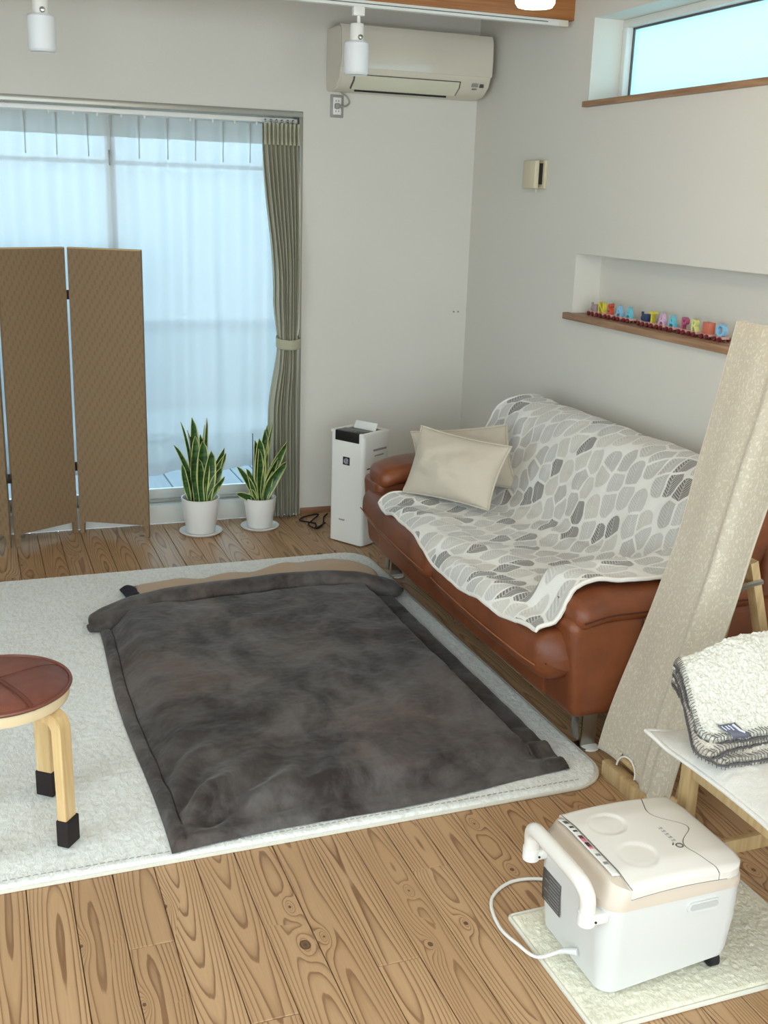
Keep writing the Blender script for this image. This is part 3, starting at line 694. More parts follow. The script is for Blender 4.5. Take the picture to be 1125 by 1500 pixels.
# ============================================================ LAMPS
def lamps():
    for yy, lab in ((4.487, 'white lighting track under the beam by the air conditioner'), (2.62, 'white lighting track under the nearer ceiling beam')):
        tr = thing('lighting_track', lab, 'lighting track', (0, yy, 2.40))
        box('track_body', (XL + .1, 2.492, yy - .016, yy + .018, 2.385, 2.41), 'alum', tr, .002)
        box('track_slot', (XL + .12, 2.40, yy - .018, yy - .0155, 2.396, 2.399), 'darkgrey', tr)
        box('track_end_cap', (2.455, 2.50, yy - .018, yy + .020, 2.384, 2.41), 'cream', tr, .003)
    def lamp(x, y, lit, lab, zb=2.13):
        t = thing('track_lamp', lab, 'lamp', (x, y, zb))
        g = 'track spotlights' if False else None
        box('track_adapter', (x - .020, x + .028, y - .013, y + .013, 2.352, 2.386), 'white', t, .003)
        tube('stem', [(x + .006, y, 2.355), (x + .006, y, 2.318)], .0075, 'white', t, 10)
        bm = bmesh.new(); lathe_bm(bm, [(.001, 2.325), (.026, 2.323), (.029, 2.318), (.029, zb + .118), (.026, zb + .113)], (x, y, 0), 24)
        frombm('lamp_holder', bm, 'white' if not lit else 'cream', t)
        lathe('angle_knob', [(.004, -.046), (.008, -.045), (.008, -.036), (.010, -.034), (.010, -.026)], (x + .004, y, zb + .14), 'steel', t, 12, 'y')
        R_ = .050 if not lit else .049
        lathe('glass_shade', [(.004, zb + .126), (R_ - .006, zb + .126), (R_, zb + .119), (R_ + .001, zb + .06), (R_, zb + .008), (R_ - .006, zb), (R_ - .010, zb + .003), (.004, zb + .004)], (x, y, 0), 'shade_lit' if lit else 'shade', t, 36)
        if lit:
            l = bpy.data.lights.new('bulb', 'POINT'); l.energy = 9; l.color = (1, .78, .52); l.shadow_soft_size = .05
            o = bpy.data.objects.new('bulb_light', l); COL.objects.link(o); o.parent = t; o.location = (0, 0, -.07)
    lamp(.322, 4.487, False, 'unlit frosted track lamp above the folding screen')
    lamp(1.545, 4.487, False, 'unlit frosted track lamp hanging in front of the air conditioner')
    lamp(1.367, 2.62, True, 'lit warm track lamp on the nearer beam', 2.118)
lamps()

# ============================================================ PLANTS
def plants():
    def pot(cx, cy, rt, rb, h, lab, slab, seed, leaves, stakes):
        s = thing('saucer', slab, 'saucer', (cx, cy, 0)); R_ = rb + .036
        lathe('saucer_dish', [(.004, .004), (R_ - .03, .0), (R_ - .012, .002), (R_, .013), (R_ - .002, .016), (R_ - .014, .008), (R_ - .03, .006), (.004, .006)], (cx, cy, 0), 'pot', s, 48)
        t = thing('potted_snake_plant', lab, 'plant', (cx, cy, .006))
        lathe('pot', [(.004, .008), (rb - .004, .007), (rb, .012), (rb + (rt - rb) * .9, h - .03), (rt, h - .008), (rt + .001, h), (rt - .006, h), (rt - .010, h - .012), (rt - .012, h - .04), (.004, h - .045)], (cx, cy, 0), 'pot', t, 48)
        lathe('soil', [(.004, h - .05), (rt - .013, h - .05), (rt - .013, h - .028), (.03, h - .020), (.003, h - .019)], (cx, cy, 0), 'soil', t, 28)
        for k, (bx_, by_, tipx, tipy, tipz, w, bend, yaw) in enumerate(leaves):
            b = Vector((cx + bx_, cy + by_, h - .03)); e = Vector((cx + tipx, cy + tipy, tipz)); mid = (b + e) / 2
            L = (e - b).length; out = Vector((tipx - bx_, tipy - by_, 0)); out = out.normalized() if out.length > .01 else Vector((1, 0, 0))
            c = mid + out * (-bend * L) + Vector((0, 0, abs(bend) * L * .3))
            side = Vector((math.cos(yaw), math.sin(yaw), 0))
            def f(u, v, b=b, e=e, c=c, w=w, side=side):
                p = b * (1 - v) ** 2 + c * 2 * v * (1 - v) + e * v * v
                tan = ((c - b) * (1 - v) + (e - c) * v).normalized()
                sd = (side - tan * side.dot(tan)).normalized(); nn = sd.cross(tan)
                tw = Matrix.Rotation((v - .3) * .7, 3, tan); sd = tw @ sd; nn = tw @ nn
                ww = w * 1.5 * (.5 + .5 * sm(0, .5, v)) * math.sqrt(max(0, 1 - max(0, (v - .45) / .55) ** 2.2)) * (1 - .5 * sm(.9, 1, v)) + .0006
                a = (u - .5) * 2
                return p + sd * a * ww + nn * (a * a) * ww * .45
            grid('leaf', f, 8, 22, 'leafplant', t, None, .0025)
        for (sx, sy, z1) in stakes:
            tube('stake', [(cx + sx, cy + sy, h - .05), (cx + sx * 1.05, cy + sy, z1)], .0022, 'darkmetal', t, 6)
    # (base dx,dy, tip dx,dy,z, halfwidth, bend, yaw)
    L1 = [(-.015, 0, -.035, .00, .590, .019, .01, .1), (-.03, .01, -.125, .01, .455, .011, .12, .3), (-.05, -.01, -.09, -.01, .36, .009, -.03, -.3), (.01, -.02, .012, -.02, .475, .022, .02, -.1), (-.01, .02, .008, .02, .50, .017, -.02, .3),
          (.02, .02, .045, .03, .58, .013, .04, .6), (.045, 0, .125, .0, .430, .017, .12, .2), (.055, .01, .135, .01, .40, .016, .14, .1), (.05, -.02, .105, -.02, .335, .017, .16, .0), (.035, -.03, .118, -.03, .29, .013, .14, .2), (.03, -.03, .052, -.03, .425, .022, .03, .05), (0, -.03, -.012, -.035, .39, .015, .02, .2), (-.025, .02, -.055, .02, .525, .010, .06, .8), (-.02, -.01, -.022, -.01, .5, .016, .02, -.2), (.005, .0, .03, .01, .55, .012, .05, .9), (-.035, .02, -.085, .03, .565, .006, .08, .2)]
    pot(1.022, 5.215, .095, .072, .186, 'larger snake plant in a white pot nearest the folding screen', 'white saucer under the larger snake plant', 1, L1, ((-.045, -.02, .50),))
    L2 = [(-.01, 0, -.025, 0, .46, .016, .03, .1), (.0, .01, .03, .01, .51, .016, .0, -.1), (.015, 0, .07, .01, .55, .013, .08, .6), (.02, -.01, .14, -.01, .445, .018, .12, .1), (.02, -.02, .135, -.02, .345, .019, .16, .0), (.02, -.015, .09, -.02, .37, .014, .12, .2), (-.02, -.02, -.125, -.03, .335, .012, .10, .2), (-.02, -.02, -.075, -.02, .32, .013, .05, .2), (-.03, -.02, -.135, -.06, .205, .012, .22, .1), (-.03, -.02, -.06, -.03, .215, .010, .08, .1), (0, 0, -.005, -.01, .47, .020, .02, -.1), (.01, -.01, .035, -.01, .40, .016, .05, .5), (.01, .01, .045, .02, .53, .012, .02, -.4), (0, -.02, -.01, -.02, .42, .018, .02, .4), (.015, -.02, .06, -.03, .30, .017, .10, .3)]
    pot(1.330, 5.225, .083, .063, .165, 'smaller snake plant in a white pot beside the drape', 'white saucer under the smaller snake plant', 2, L2, ((-.04, -.02, .50), (.05, -.01, .33)))
plants()

# ============================================================ AIR PURIFIER
def purifier():
    # front bottom edge runs (1.60,4.945) -> (1.722,4.76)
    a, b = Vector((1.612, 4.945)), Vector((1.718, 4.768)); d = (b - a).normalized(); ang = math.atan2(d.y, d.x)
    t = thing('air_purifier', 'white tower air purifier standing between the wall corner and the sofa', 'air purifier', (a.x, a.y, 0), ang)
    Lw, D, H = .212, .205, .565
    def L(o): return o
    prism('housing', rrect(0, Lw, 0, D, .022), .006, H - .012, 'white', t, 'xy', 0, False)
    prism('foot_plate', rrect(.012, Lw - .012, .012, D - .01, .02), .0, .007, 'black', t, 'xy', 0, False)
    # open top rim with recess
    bm = bmesh.new(); bx(bm, 0.002, Lw - .002, .0, .022, H - .016, H, .004); bx(bm, .002, .026, .02, D - .002, H - .016, H, .004); bx(bm, Lw - .026, Lw - .002, .02, D - .002, H - .016, H, .004); bx(bm, .02, Lw - .02, D - .02, D - .002, H - .016, H, .004)
    frombm('top_rim', bm, 'white', t, True, False)
    box('control_panel', (.034, Lw - .028, -.0015, .075, H - .014, H + .0015), 'black', t, .002, 2, False)
    box('control_panel_front', (.034, Lw - .028, -.0022, .004, H - .048, H - .002), 'black', t, .001, 2, False)
    box('outlet_recess', (.03, Lw - .03, .075, D - .022, H - .013, H - .006), 'black', t, 0, 2, False)
    bm = bmesh.new(); bx(bm, .04, Lw - .035, .120, .127, 0, .055, .003); bmesh.ops.rotate(bm, verts=bm.verts, cent=(0, .12, 0), matrix=Matrix.Rotation(-.5, 3, 'X')); bmesh.ops.translate(bm, verts=bm.verts, vec=(0, .0, H - .018)); frombm('flap', bm, 'white', t, True, False)
    for k in range(4): box('control_button', (.052 + k * .026, .064 + k * .026, .02, .032, H + .001, H + .0022), 'midgrey', t, .0004, 1, False)
    box('badge', (Lw * .40, Lw * .60, -.0016, .002, H - .165, H - .125), 'black', t, .0006, 1, False)
    text('badge_symbol', '@', .03, .0006, 'labeltext', t, frame_mtx((Lw * .5, -.0022, H - .153), (1, 0, 0), (0, 0, 1)), 0, False)
    text('maker_lettering', 'SHARP', .0125, .0005, 'midgrey', t, frame_mtx((Lw * .40, -.0006, .115), (1, 0, 0), (0, 0, 1)), .0003, False)
    bm = bmesh.new()
    bx(bm, Lw - .001, Lw + .0025, .075, .175, H - .092, H - .082, .001); bx(bm, Lw - .001, Lw + .0025, .085, .155, H - .118, H - .112, .001); frombm('side_grip', bm, 'grey', t, True, False)
    box('side_port', (Lw - .001, Lw + .002, .075, .095, H - .17, H - .162), 'darkgrey', t, 0, 2, False)
    c = thing('power_cable', 'dark tangled cable on the floor by the air purifier', 'cable', (1.6, 5.2, 0))
    pts = [(1.63, 5.06, .05), (1.60, 5.12, .006), (1.62, 5.2, .006), (1.56, 5.27, .006), (1.60, 5.33, .006), (1.68, 5.34, .012), (1.62, 5.24, .014), (1.575, 5.17, .012), (1.60, 5.10, .008), (1.65, 5.16, .012), (1.70, 5.30, .006), (1.74, 5.36, .006)]
    tube('cable_loop', spline(pts, 8), .0042, 'sock', c, 6)
purifier()

# ============================================================ RUG, MAT
def flatrug(name, x0, x1, y0, y1, r, zb, th, mat, hem, lab, amp, nx, ny, cat='rug', slump=None):
    t = thing(name, lab, cat, ((x0 + x1) / 2, (y0 + y1) / 2, zb))
    def edge(x, y):  # distance inside rounded rectangle
        dx = min(x - x0, x1 - x); dy = min(y - y0, y1 - y)
        if dx < r and dy < r: return r - math.hypot(r - dx, r - dy)
        return min(dx, dy)
    def f(u, v):
        x = x0 + (x1 - x0) * u; y = y0 + (y1 - y0) * v
        dx = min(x - x0, x1 - x); dy = min(y - y0, y1 - y)
        if dx < r and dy < r:     # pull the square corner onto the arc
            cx = x0 + r if x < (x0 + x1) / 2 else x1 - r; cy = y0 + r if y < (y0 + y1) / 2 else y1 - r
            ddx, ddy = x - cx, y - cy; m_ = max(abs(ddx), abs(ddy)); L = math.hypot(ddx, ddy)
            if L > 0: x, y = cx + ddx * m_ / L, cy + ddy * m_ / L
        e = max(0, edge(x, y))
        z = zb + th * (1 - (1 - min(1, e / .012)) ** 2) + amp * sm(0, .03, e) * (N3(x, y, 0, 70) * .6 + N3(x, y, 3, 150) * .5 + N3(x, y, 7, 6) * .6)
        return Vector((x, y, z + (slump(x, y) if slump else 0)))
    grid('pile', f, nx, ny, mat, t)
    path = [(x, y, zb + .005) for x, y in rrect(x0, x1, y0, y1, max(r, .01), 10)]
    tube('bound_edge', path, .0055, hem, t, 6, True)
    prism('backing', rrect(x0 + .003, x1 - .003, y0 + .003, y1 - .003, max(r, .01), 8), zb, zb + .003, hem, t)
    return t
rug = flatrug('area_rug', -1.25, 1.700, 2.435, 4.690, .13, 0, .016, 'rug', 'rughem', 'large ivory pile area rug on the pine floor under the quilt', .0032, 420, 330)
def rugstitch():
    t = rug; bm = bmesh.new()
    x = -1.1
    while x < 1.6:
        tube_bm(bm, [(x, 2.462, .0178), (x + .012, 2.4625 + .001 * math.sin(x * 30), .0178)], .0011, 4); x += .018
    frombm('edge_stitching', bm, 'midgrey', t)
rugstitch()
flatrug('fleece_mat', 1.112, 1.742, 1.568, 1.966, .012, 0, .012, 'mat', 'rughem', 'small cream fleece mat under the portable foot warmer', .0028, 200, 130, 'mat')

# ============================================================ QUILT
def quilt():
    t = thing('plush_quilt', 'charcoal plush quilt spread on the ivory rug with its far end rolled over', 'quilt', (1.0, 3.2, .016))
    # bottom-left, bottom-right, top-right, top-left
    A, B, C_, D = Vector((.383, 2.445)), Vector((1.600, 2.512)), Vector((1.610, 4.10)), Vector((.375, 4.06))
    wL, wR, wB, wT = .105, .10, .085, .02
    WU, WV = 1.22, 1.60
    def f(u, v):
        p = A * (1 - u) * (1 - v) + B * u * (1 - v) + C_ * u * v + D * (1 - u) * v
        # slightly wavy outline
        sag = .010 * math.sin(v * 7 + 1) * (1 - u) ** 3 - .028 * math.sin(v * PI) * u ** 4 * 0
        x = p.x + sag; y = p.y + .010 * math.sin(u * 8) * (1 - v) ** 6
        # rounded corners at the foot
        dl, dr, db, dt = u * WU, (1 - u) * WU, v * WV, (1 - v) * WV
        e = min(dl, dr, db)
        inn = min(sm(.35 * wL, wL * 1.25, dl), sm(wR * .75, wR * 1.25, dr), sm(wB * .7, wB * 1.6, db))
        h = .018 + .016 + .044 * inn
        # tilted inner ridge: raised along the left with a dip at the seam
        h -= .008 * math.exp(-((dl - .043) / .006) ** 2)
        h -= .005 * math.exp(-((dr - .075) / .006) ** 2)
        h += .006 * math.sin(y * 31 + 3 * N3(x, y, 0, 3)) * math.exp(-((dl - .05) / .05) ** 2) * .5
        # puckered folds in the near left corner and along the foot
        cl = math.exp(-((u * WU) ** 2 + (v * WV) ** 2) / .11)
        q = (x - .40) * .9 - (y - 2.50) * .75
        h += cl * .036 * math.sin(q * 42 + 3 * N3(x, y, 2, 5)) * sm(.02, .10, e)
        h += .004 * math.exp(-((db - .14 - .03 * math.sin(u * 9)) / .04) ** 2)
        h += .012 * cl
        rc = math.exp(-((1 - u) * WU) ** 2 / .010 - ((db - .10) ** 2) / .02)
        h += rc * .014 * math.sin(y * 60)
        h += .008 * N3(x, y, 5, 5) + .005 * N3(x, y, 1, 13) + .0016 * N3(x, y, 1, 45)
        k = 1 - (1 - min(1, e / .022)) ** 2
        h = .020 + (h - .017) * k
        return Vector((x, y, max(.0200, h)))
    grid('quilt_top', f, 260, 320, 'plush', t)
    # seam lines
    bm = bmesh.new()
    tube_bm(bm, [f(.043 / WU, v / 60) + Vector((0, 0, .0005)) for v in range(3, 57)], .0016, 5)
    tube_bm(bm, [f(1 - .100 / WU, v / 60) + Vector((0, 0, .0004)) for v in range(3, 57)], .0014, 5)
    frombm('hem_seam', bm, 'sock', t)
    # rolled far end
    path = spline([(.365, 3.985, .040), (.43, 4.045, .052), (.56, 4.125, .060), (.78, 4.175, .066), (1.05, 4.20, .066), (1.28, 4.21, .066), (1.45, 4.175, .064), (1.55, 4.115, .058), (1.615, 4.015, .052)], 14)
    n = len(path) - 1
    def rl(u, v):
        i = min(n, int(round(u * n))); p = path[i]; q = path[min(n, i + 1)] - path[max(0, i - 1)]; q.normalize()
        s = Vector((q.y, -q.x, 0)); a = v * 2 * PI
        endf = min(1, .45 + 8 * u, .62 + 6 * (1 - u)); rr = .046 * endf
        ln = .010 * math.sin(3 * a + u * 5) * .35 + .006 * N3(u * 5, math.cos(a), math.sin(a), 2) + .003 * N3(u * 18, math.cos(a) * 2, math.sin(a) * 2)
        ww = 1.28
        return p + s * math.cos(a) * (rr * ww + ln) + Vector((0, 0, 1)) * math.sin(a) * (rr * .80 + ln * .6)
    grid('rolled_end', rl, n, 40, 'plush', t)
    for uu in (0, 1):
        cpts = [rl(uu, k / 40) for k in range(40)]; c = sum(cpts, Vector()) / 40
        d = (c - path[n // 2]).normalized() * .012
        bm = bmesh.new(); rings = []
        for s, off in ((1, 0), (.86, 1.0), (.6, 1.2), (.35, .5), (.12, .1)):
            rings.append([bm.verts.new(c + (p - c) * s + d * off) for p in cpts])
        for R1, R2 in zip(rings, rings[1:]):
            for k in range(40): bm.faces.new((R1[k], R1[(k + 1) % 40], R2[(k + 1) % 40], R2[k]))
        bm.faces.new(rings[-1]); frombm('roll_end', bm, 'plush', t)
    # exposed lining beyond the roll
    top = [(.585, 4.455), (.75, 4.440), (1.03, 4.455), (1.25, 4.52), (1.42, 4.555), (1.52, 4.52), (1.60, 4.40), (1.625, 4.22)]
    bot = [(.50, 4.11), (.70, 4.17), (.95, 4.21), (1.20, 4.24), (1.36, 4.23), (1.48, 4.18), (1.54, 4.12), (1.58, 4.06)]
    tp = spline([(a, b, 0) for a, b in top], 8); bt = spline([(a, b, 0) for a, b in bot], 8)
    def ln(u, v):
        i = min(len(tp) - 1, int(round(u * (len(tp) - 1)))); p = bt[i].lerp(tp[i], v)
        e = min(v * 0 + (1 - v) * .22, u * 1.1, (1 - u) * .6)
        z = .020 + .036 * sm(0, .05, e) + .010 * N3(p.x, p.y, 2, 9) * sm(0, .05, e) + .008 * math.sin(p.x * 22 + p.y * 14) * sm(.0, .06, e)
        return Vector((p.x, p.y, z))
    grid('lining', ln, len(tp) - 1, 22, 'lining', t, None, .004, offset=1)
    def nv(u, v):
        x = .535 + .075 * u - .02 * v; y = 4.245 + .16 * v + .03 * u
        return Vector((x, y, .02 + .036 * math.sin(PI * min(1, u * .9 + .12)) * (1 - .5 * v) + .004 * N3(x, y, 0, 30)))
    grid('folded_corner', nv, 14, 16, 'navy', t, None, .004, offset=1)
quilt()

# ============================================================ STOOL
def stool():
    cx, cy = .0, 2.695
    t = thing('round_stool', 'round birch stool with brown leather seat pad and dark leg socks', 'stool', (cx, cy, .017))
    lathe('seat_disc', [(.004, .392), (.168, .392), (.176, .396), (.178, .402), (.178, .420), (.175, .424), (.004, .424)], (cx, cy, 0), 'birchedge', t, 64)
    lathe('pad_lining', [(.004, .424), (.176, .424), (.180, .427), (.180, .431), (.004, .432)], (cx, cy, 0), 'black', t, 64)
    def pad(u, v):
        a = u * 2 * PI; r = .183 * math.sin(v * PI / 2) ** .8
        z = .430 + .022 * (1 - (r / .183) ** 5) + .0012 * N3(math.cos(a) * r, math.sin(a) * r, 0, 30) - .004 * math.exp(-((math.cos(a - .45) * r) / .006) ** 2) - .003 * math.exp(-((math.sin(a - .45) * r) / .006) ** 2)
        return Vector((cx + r * math.cos(a), cy + r * math.sin(a), z))
    grid('leather_pad', pad, 120, 60, 'leather2', t)
    bm = bmesh.new(); tube_bm(bm, [(cx + .182 * math.cos(k * PI / 32), cy + .182 * math.sin(k * PI / 32), .4335) for k in range(64)], .0045, 8, False, True); frombm('pad_piping', bm, 'leather2', t)
    bm = bmesh.new()
    for off in (-.0055, .0055):
        for th in (.45,):
            d = Vector((-math.sin(th), math.cos(th), 0)); s = Vector((math.cos(th), math.sin(th), 0))
            tube_bm(bm, [Vector((cx, cy, .4535 - .022 * (abs(q) / .183) ** 5)) + s * off + d * q for q in [-.172 + .344 * i / 40 for i in range(41)]], .0009, 5)
    for off in (-.004,):
        d = Vector((math.cos(.45), math.sin(.45), 0)); s = Vector((-math.sin(.45), math.cos(.45), 0))
        tube_bm(bm, [Vector((cx, cy, .4535 - .022 * (abs(q) / .183) ** 5)) + s * off + d * q for q in [-.172 + .344 * i / 40 for i in range(41)]], .0008, 5)
    frombm('pad_stitching', bm, 'threaddark', t)
    for ang in (-38, 52, 142, 232):
        a = math.radians(ang); d = Vector((math.cos(a), math.sin(a), 0)); s = Vector((-d.y, d.x, 0))
        # L-shaped bent leg profile in (r,z)
        R0, R1, wd, th = .085, .196, .046, .026
        outer = [(R0, .392)] + [(R1 - .045 + .045 * math.sin(q), .392 - .045 + .045 * math.cos(q)) for q in [i * PI / 16 for i in range(9)]] + [(R1 + .004, .025)]
        inner = [(R1 - th + .004, .025)] + [(R1 - .045 + (.045 - th) * math.sin(q), .392 - .045 + (.045 - th) * math.cos(q)) for q in [PI / 2 - i * PI / 16 for i in range(9)]] + [(R0, .392 - th)]
        pf = outer + inner; bm = bmesh.new()
        A = [bm.verts.new(Vector((cx, cy, z)) + d * r - s * wd / 2) for r, z in pf]; B = [bm.verts.new(Vector((cx, cy, z)) + d * r + s * wd / 2) for r, z in pf]
        bm.faces.new(A); bm.faces.new(B[::-1])
        for k in range(len(pf)): bm.faces.new((A[k], B[k], B[(k + 1) % len(pf)], A[(k + 1) % len(pf)]))
        bmesh.ops.bevel(bm, geom=[e for e in bm.edges if (e.verts[0] in A) == (e.verts[1] in A)], offset=.002, segments=2, affect='EDGES')
        lg = frombm('leg', bm, 'birch', t)
        bm = bmesh.new(); bx(bm, R1 - th - .0, R1 + .009, -wd / 2 - .004, wd / 2 + .004, .020, .094, .003)
        for v in bm.verts:
            r, q, z = v.co; v.co = Vector((cx, cy, z)) + d * r + s * q
        frombm('leg_sock', bm, 'sock', lg)
stool()

# ============================================================ SOFA
Y0, Y1 = 2.575, 4.440
def xf(y): return 1.515 + .075 * max(0, (y - 2.95) / 1.5) ** 2 + .02 * max(0, (2.75 - y) / .2) ** 2
def sofa():
    t = thing('leather_sofa', 'cognac brown leather two seat sofa against the white wall', 'sofa', (2.0, 3.5, 0))
    # base band
    def fb(p):
        k = sm(.30, .15, p.z); w = sm(2.0, 1.62, p.x); p.x += (.010 * math.sin((p.y - Y0) / (Y1 - Y0) * PI) * -1 + .012 * k) * w; return p
    subbox('base', (1.615, 2.44, Y0 + .17, Y1 - .17, .145, .33), 'leather', t, .02, 6, fb)
    subbox('back_shell', (2.30, 2.47, Y0 + .03, Y1 - .03, .145, .66), 'leather', t, .03, 4)
    # arms: upright panel and padded top
    for s, (ya, yb) in ((0, (Y0, Y0 + .19)), (1, (Y1 - .19, Y1))):
        def fa(p, s=s):
            w = sm(1.95, 1.6, p.x); k = (p.z - .15) / .33
            p.x -= .035 * w * k                # front leans forward to the top
            yo = Y0 if s == 0 else Y1; dist = abs(p.y - yo)
            if dist < .05: p.y += (-.010 if s == 0 else .010) * math.sin(k * PI)
            if s == 1: p.x += .01
            return p
        subbox('arm_panel', (1.625, 2.44, ya, yb, .145, .47), 'leather', t, .03, 6, fa)
        pa, pb = (Y0 - .018, Y0 + .225) if s == 0 else (Y1 - .225, Y1 + .018)
        def fp(p, s=s, pa=pa, pb=pb):
            cy_ = (pa + pb) / 2; q = (p.y - cy_) / (pb - pa) * 2; r = (p.x - 1.9) / .36
            if p.z > .50: p.z += .016 * (1 - min(1, q * q)) + .006 * N3(p.x, p.y, 0, 7)
            p.z += .0 - .022 * sm(1.74, 1.58, p.x)           # nose drops
            p.z -= .03 * sm(2.1, 2.4, p.x) * 0
            yo = -1 if s == 0 else 1
            if q * yo > .3: p.z -= .010 * (q * yo - .3)
            if s == 1:
                p.z += .018 * sm(1.6, 2.0, p.x); p.x += .03 * sm(.0, 1.0, q)
            p.x += .018 * q * q * sm(1.8, 1.55, p.x)
            return p
        subbox('arm_pad', (1.603, 2.28, pa, pb, .460, .534), 'leather', t, .034, 6, fp, True, 6)
        # piping around the arm pad
        path = []
        for i in range(40):
            x = 2.25 - (2.25 - 1.63) * i / 39; path.append((x, (pa - .0005) if s == 0 else pb + .0005, .492 - .022 * sm(1.74, 1.58, x) - (.007 if s == 0 else 0) + (.018 * sm(1.6, 2.0, x) if s else 0)))
        tube('arm_piping', path, .0028, 'threaddark', t, 6)
    # seam on the near arm panel
    bm = bmesh.new(); yy = Y0 - .0115
    tube_bm(bm, [(1.838, yy + .004, .46), (1.838, yy, .36), (1.838, yy, .27), (1.838, yy + .006, .155)], .0018, 5)
    tube_bm(bm, [(1.838, yy, .300), (1.95, yy, .300), (2.3, yy, .300)], .0018, 5)
    frombm('arm_seam', bm, 'threaddark', t)
    ymid = 3.48
    for k, (ya, yb) in enumerate(((Y0 + .012, ymid - .002), (ymid + .002, Y1 - .012))):
        # front roll running in front of the arms
        def fr(p, ya=ya, yb=yb, k=k):
            cx = .045; u = (p.x - 1.60) / .085; w = (p.z - .34) / .09
            p.x += xf(p.y) - 1.515
            if p.z > .36: p.z += .012 * math.sin((p.y - ya) / (yb - ya) * PI)
            p.x -= .008 * math.sin((p.y - ya) / (yb - ya) * PI)
            e = (p.y - ya) if k == 0 else (yb - p.y)
            if e < .07: p.z -= .035 * (1 - e / .07) ** 2 * (1 if w > 0 else -.6); p.x += .03 * (1 - e / .07) ** 2
            p += Vector((.003 * N3(p.x, p.y, p.z, 14), 0, .004 * N3(p.x, p.y, p.z, 11)))
            return p
        subbox('seat_front_roll', (1.515, 1.72, ya, yb, .262, .418), 'leather', t, .062, 6, fr, True, 8)
        y2, y3 = (Y0 + .185, ymid - .002) if k == 0 else (ymid + .002, Y1 - .185)
        subbox('seat_cushion', (1.62, 2.16, y2, y3, .30, .416), 'leather', t, .03, 5)
        path = [(xf(y) - .003 - .008 * math.sin((y - ya) / (yb - ya) * PI) + .001, y, .318) for y in [ya + .05 + (yb - ya - .08) * i / 50 for i in range(51)]]
        tube('seat_piping', path, .0026, 'threadseat', t, 6)
        # back cushion, leaning
        b2, b3 = (Y0 + .02, ymid - .002) if k == 0 else (ymid + .002, Y1 - .02)
        def fk(p, b2=b2, b3=b3, k=k):
            z = p.z; p.x += (z - .40) * .40
            e = (p.y - b2) if k == 0 else (b3 - p.y)
            if e < .10: p.z -= .03 * (1 - e / .10) ** 2 * sm(.6, .8, z)
            p.x -= .012 * math.sin((p.y - b2) / (b3 - b2) * PI) * sm(2.3, 2.1, p.x - (z - .4) * .4)
            return p
        subbox('back_cushion', (2.075, 2.235, b2, b3, .40, .795), 'leather', t, .065, 5, fk, True, 6)
    for y in (2.66, 4.335):
        bm = bmesh.new()
        x = 1.716
        bx(bm, x, x + .052, y - .004, y + .004, .0, .15, .001); bx(bm, x - .014, x - .008, y - .0, y + .04, .03, .15, .001)
        bx(bm, x - .01, x + .055, y - .03, y + .03, .0, .008, .002)
        frombm('sofa_foot', bm, 'steel', t)
        lathe('floor_protector', [(.004, 0), (.029, 0), (.032, .003), (.030, .007), (.02, .009), (.004, .009)], (x + .026, y - .01, 0.0005), 'white', t, 24)
        bm = bmesh.new(); bx(bm, 2.30, 2.34, y - .02, y + .02, 0, .15, .004); frombm('sofa_foot', bm, 'darkmetal', t)
sofa()

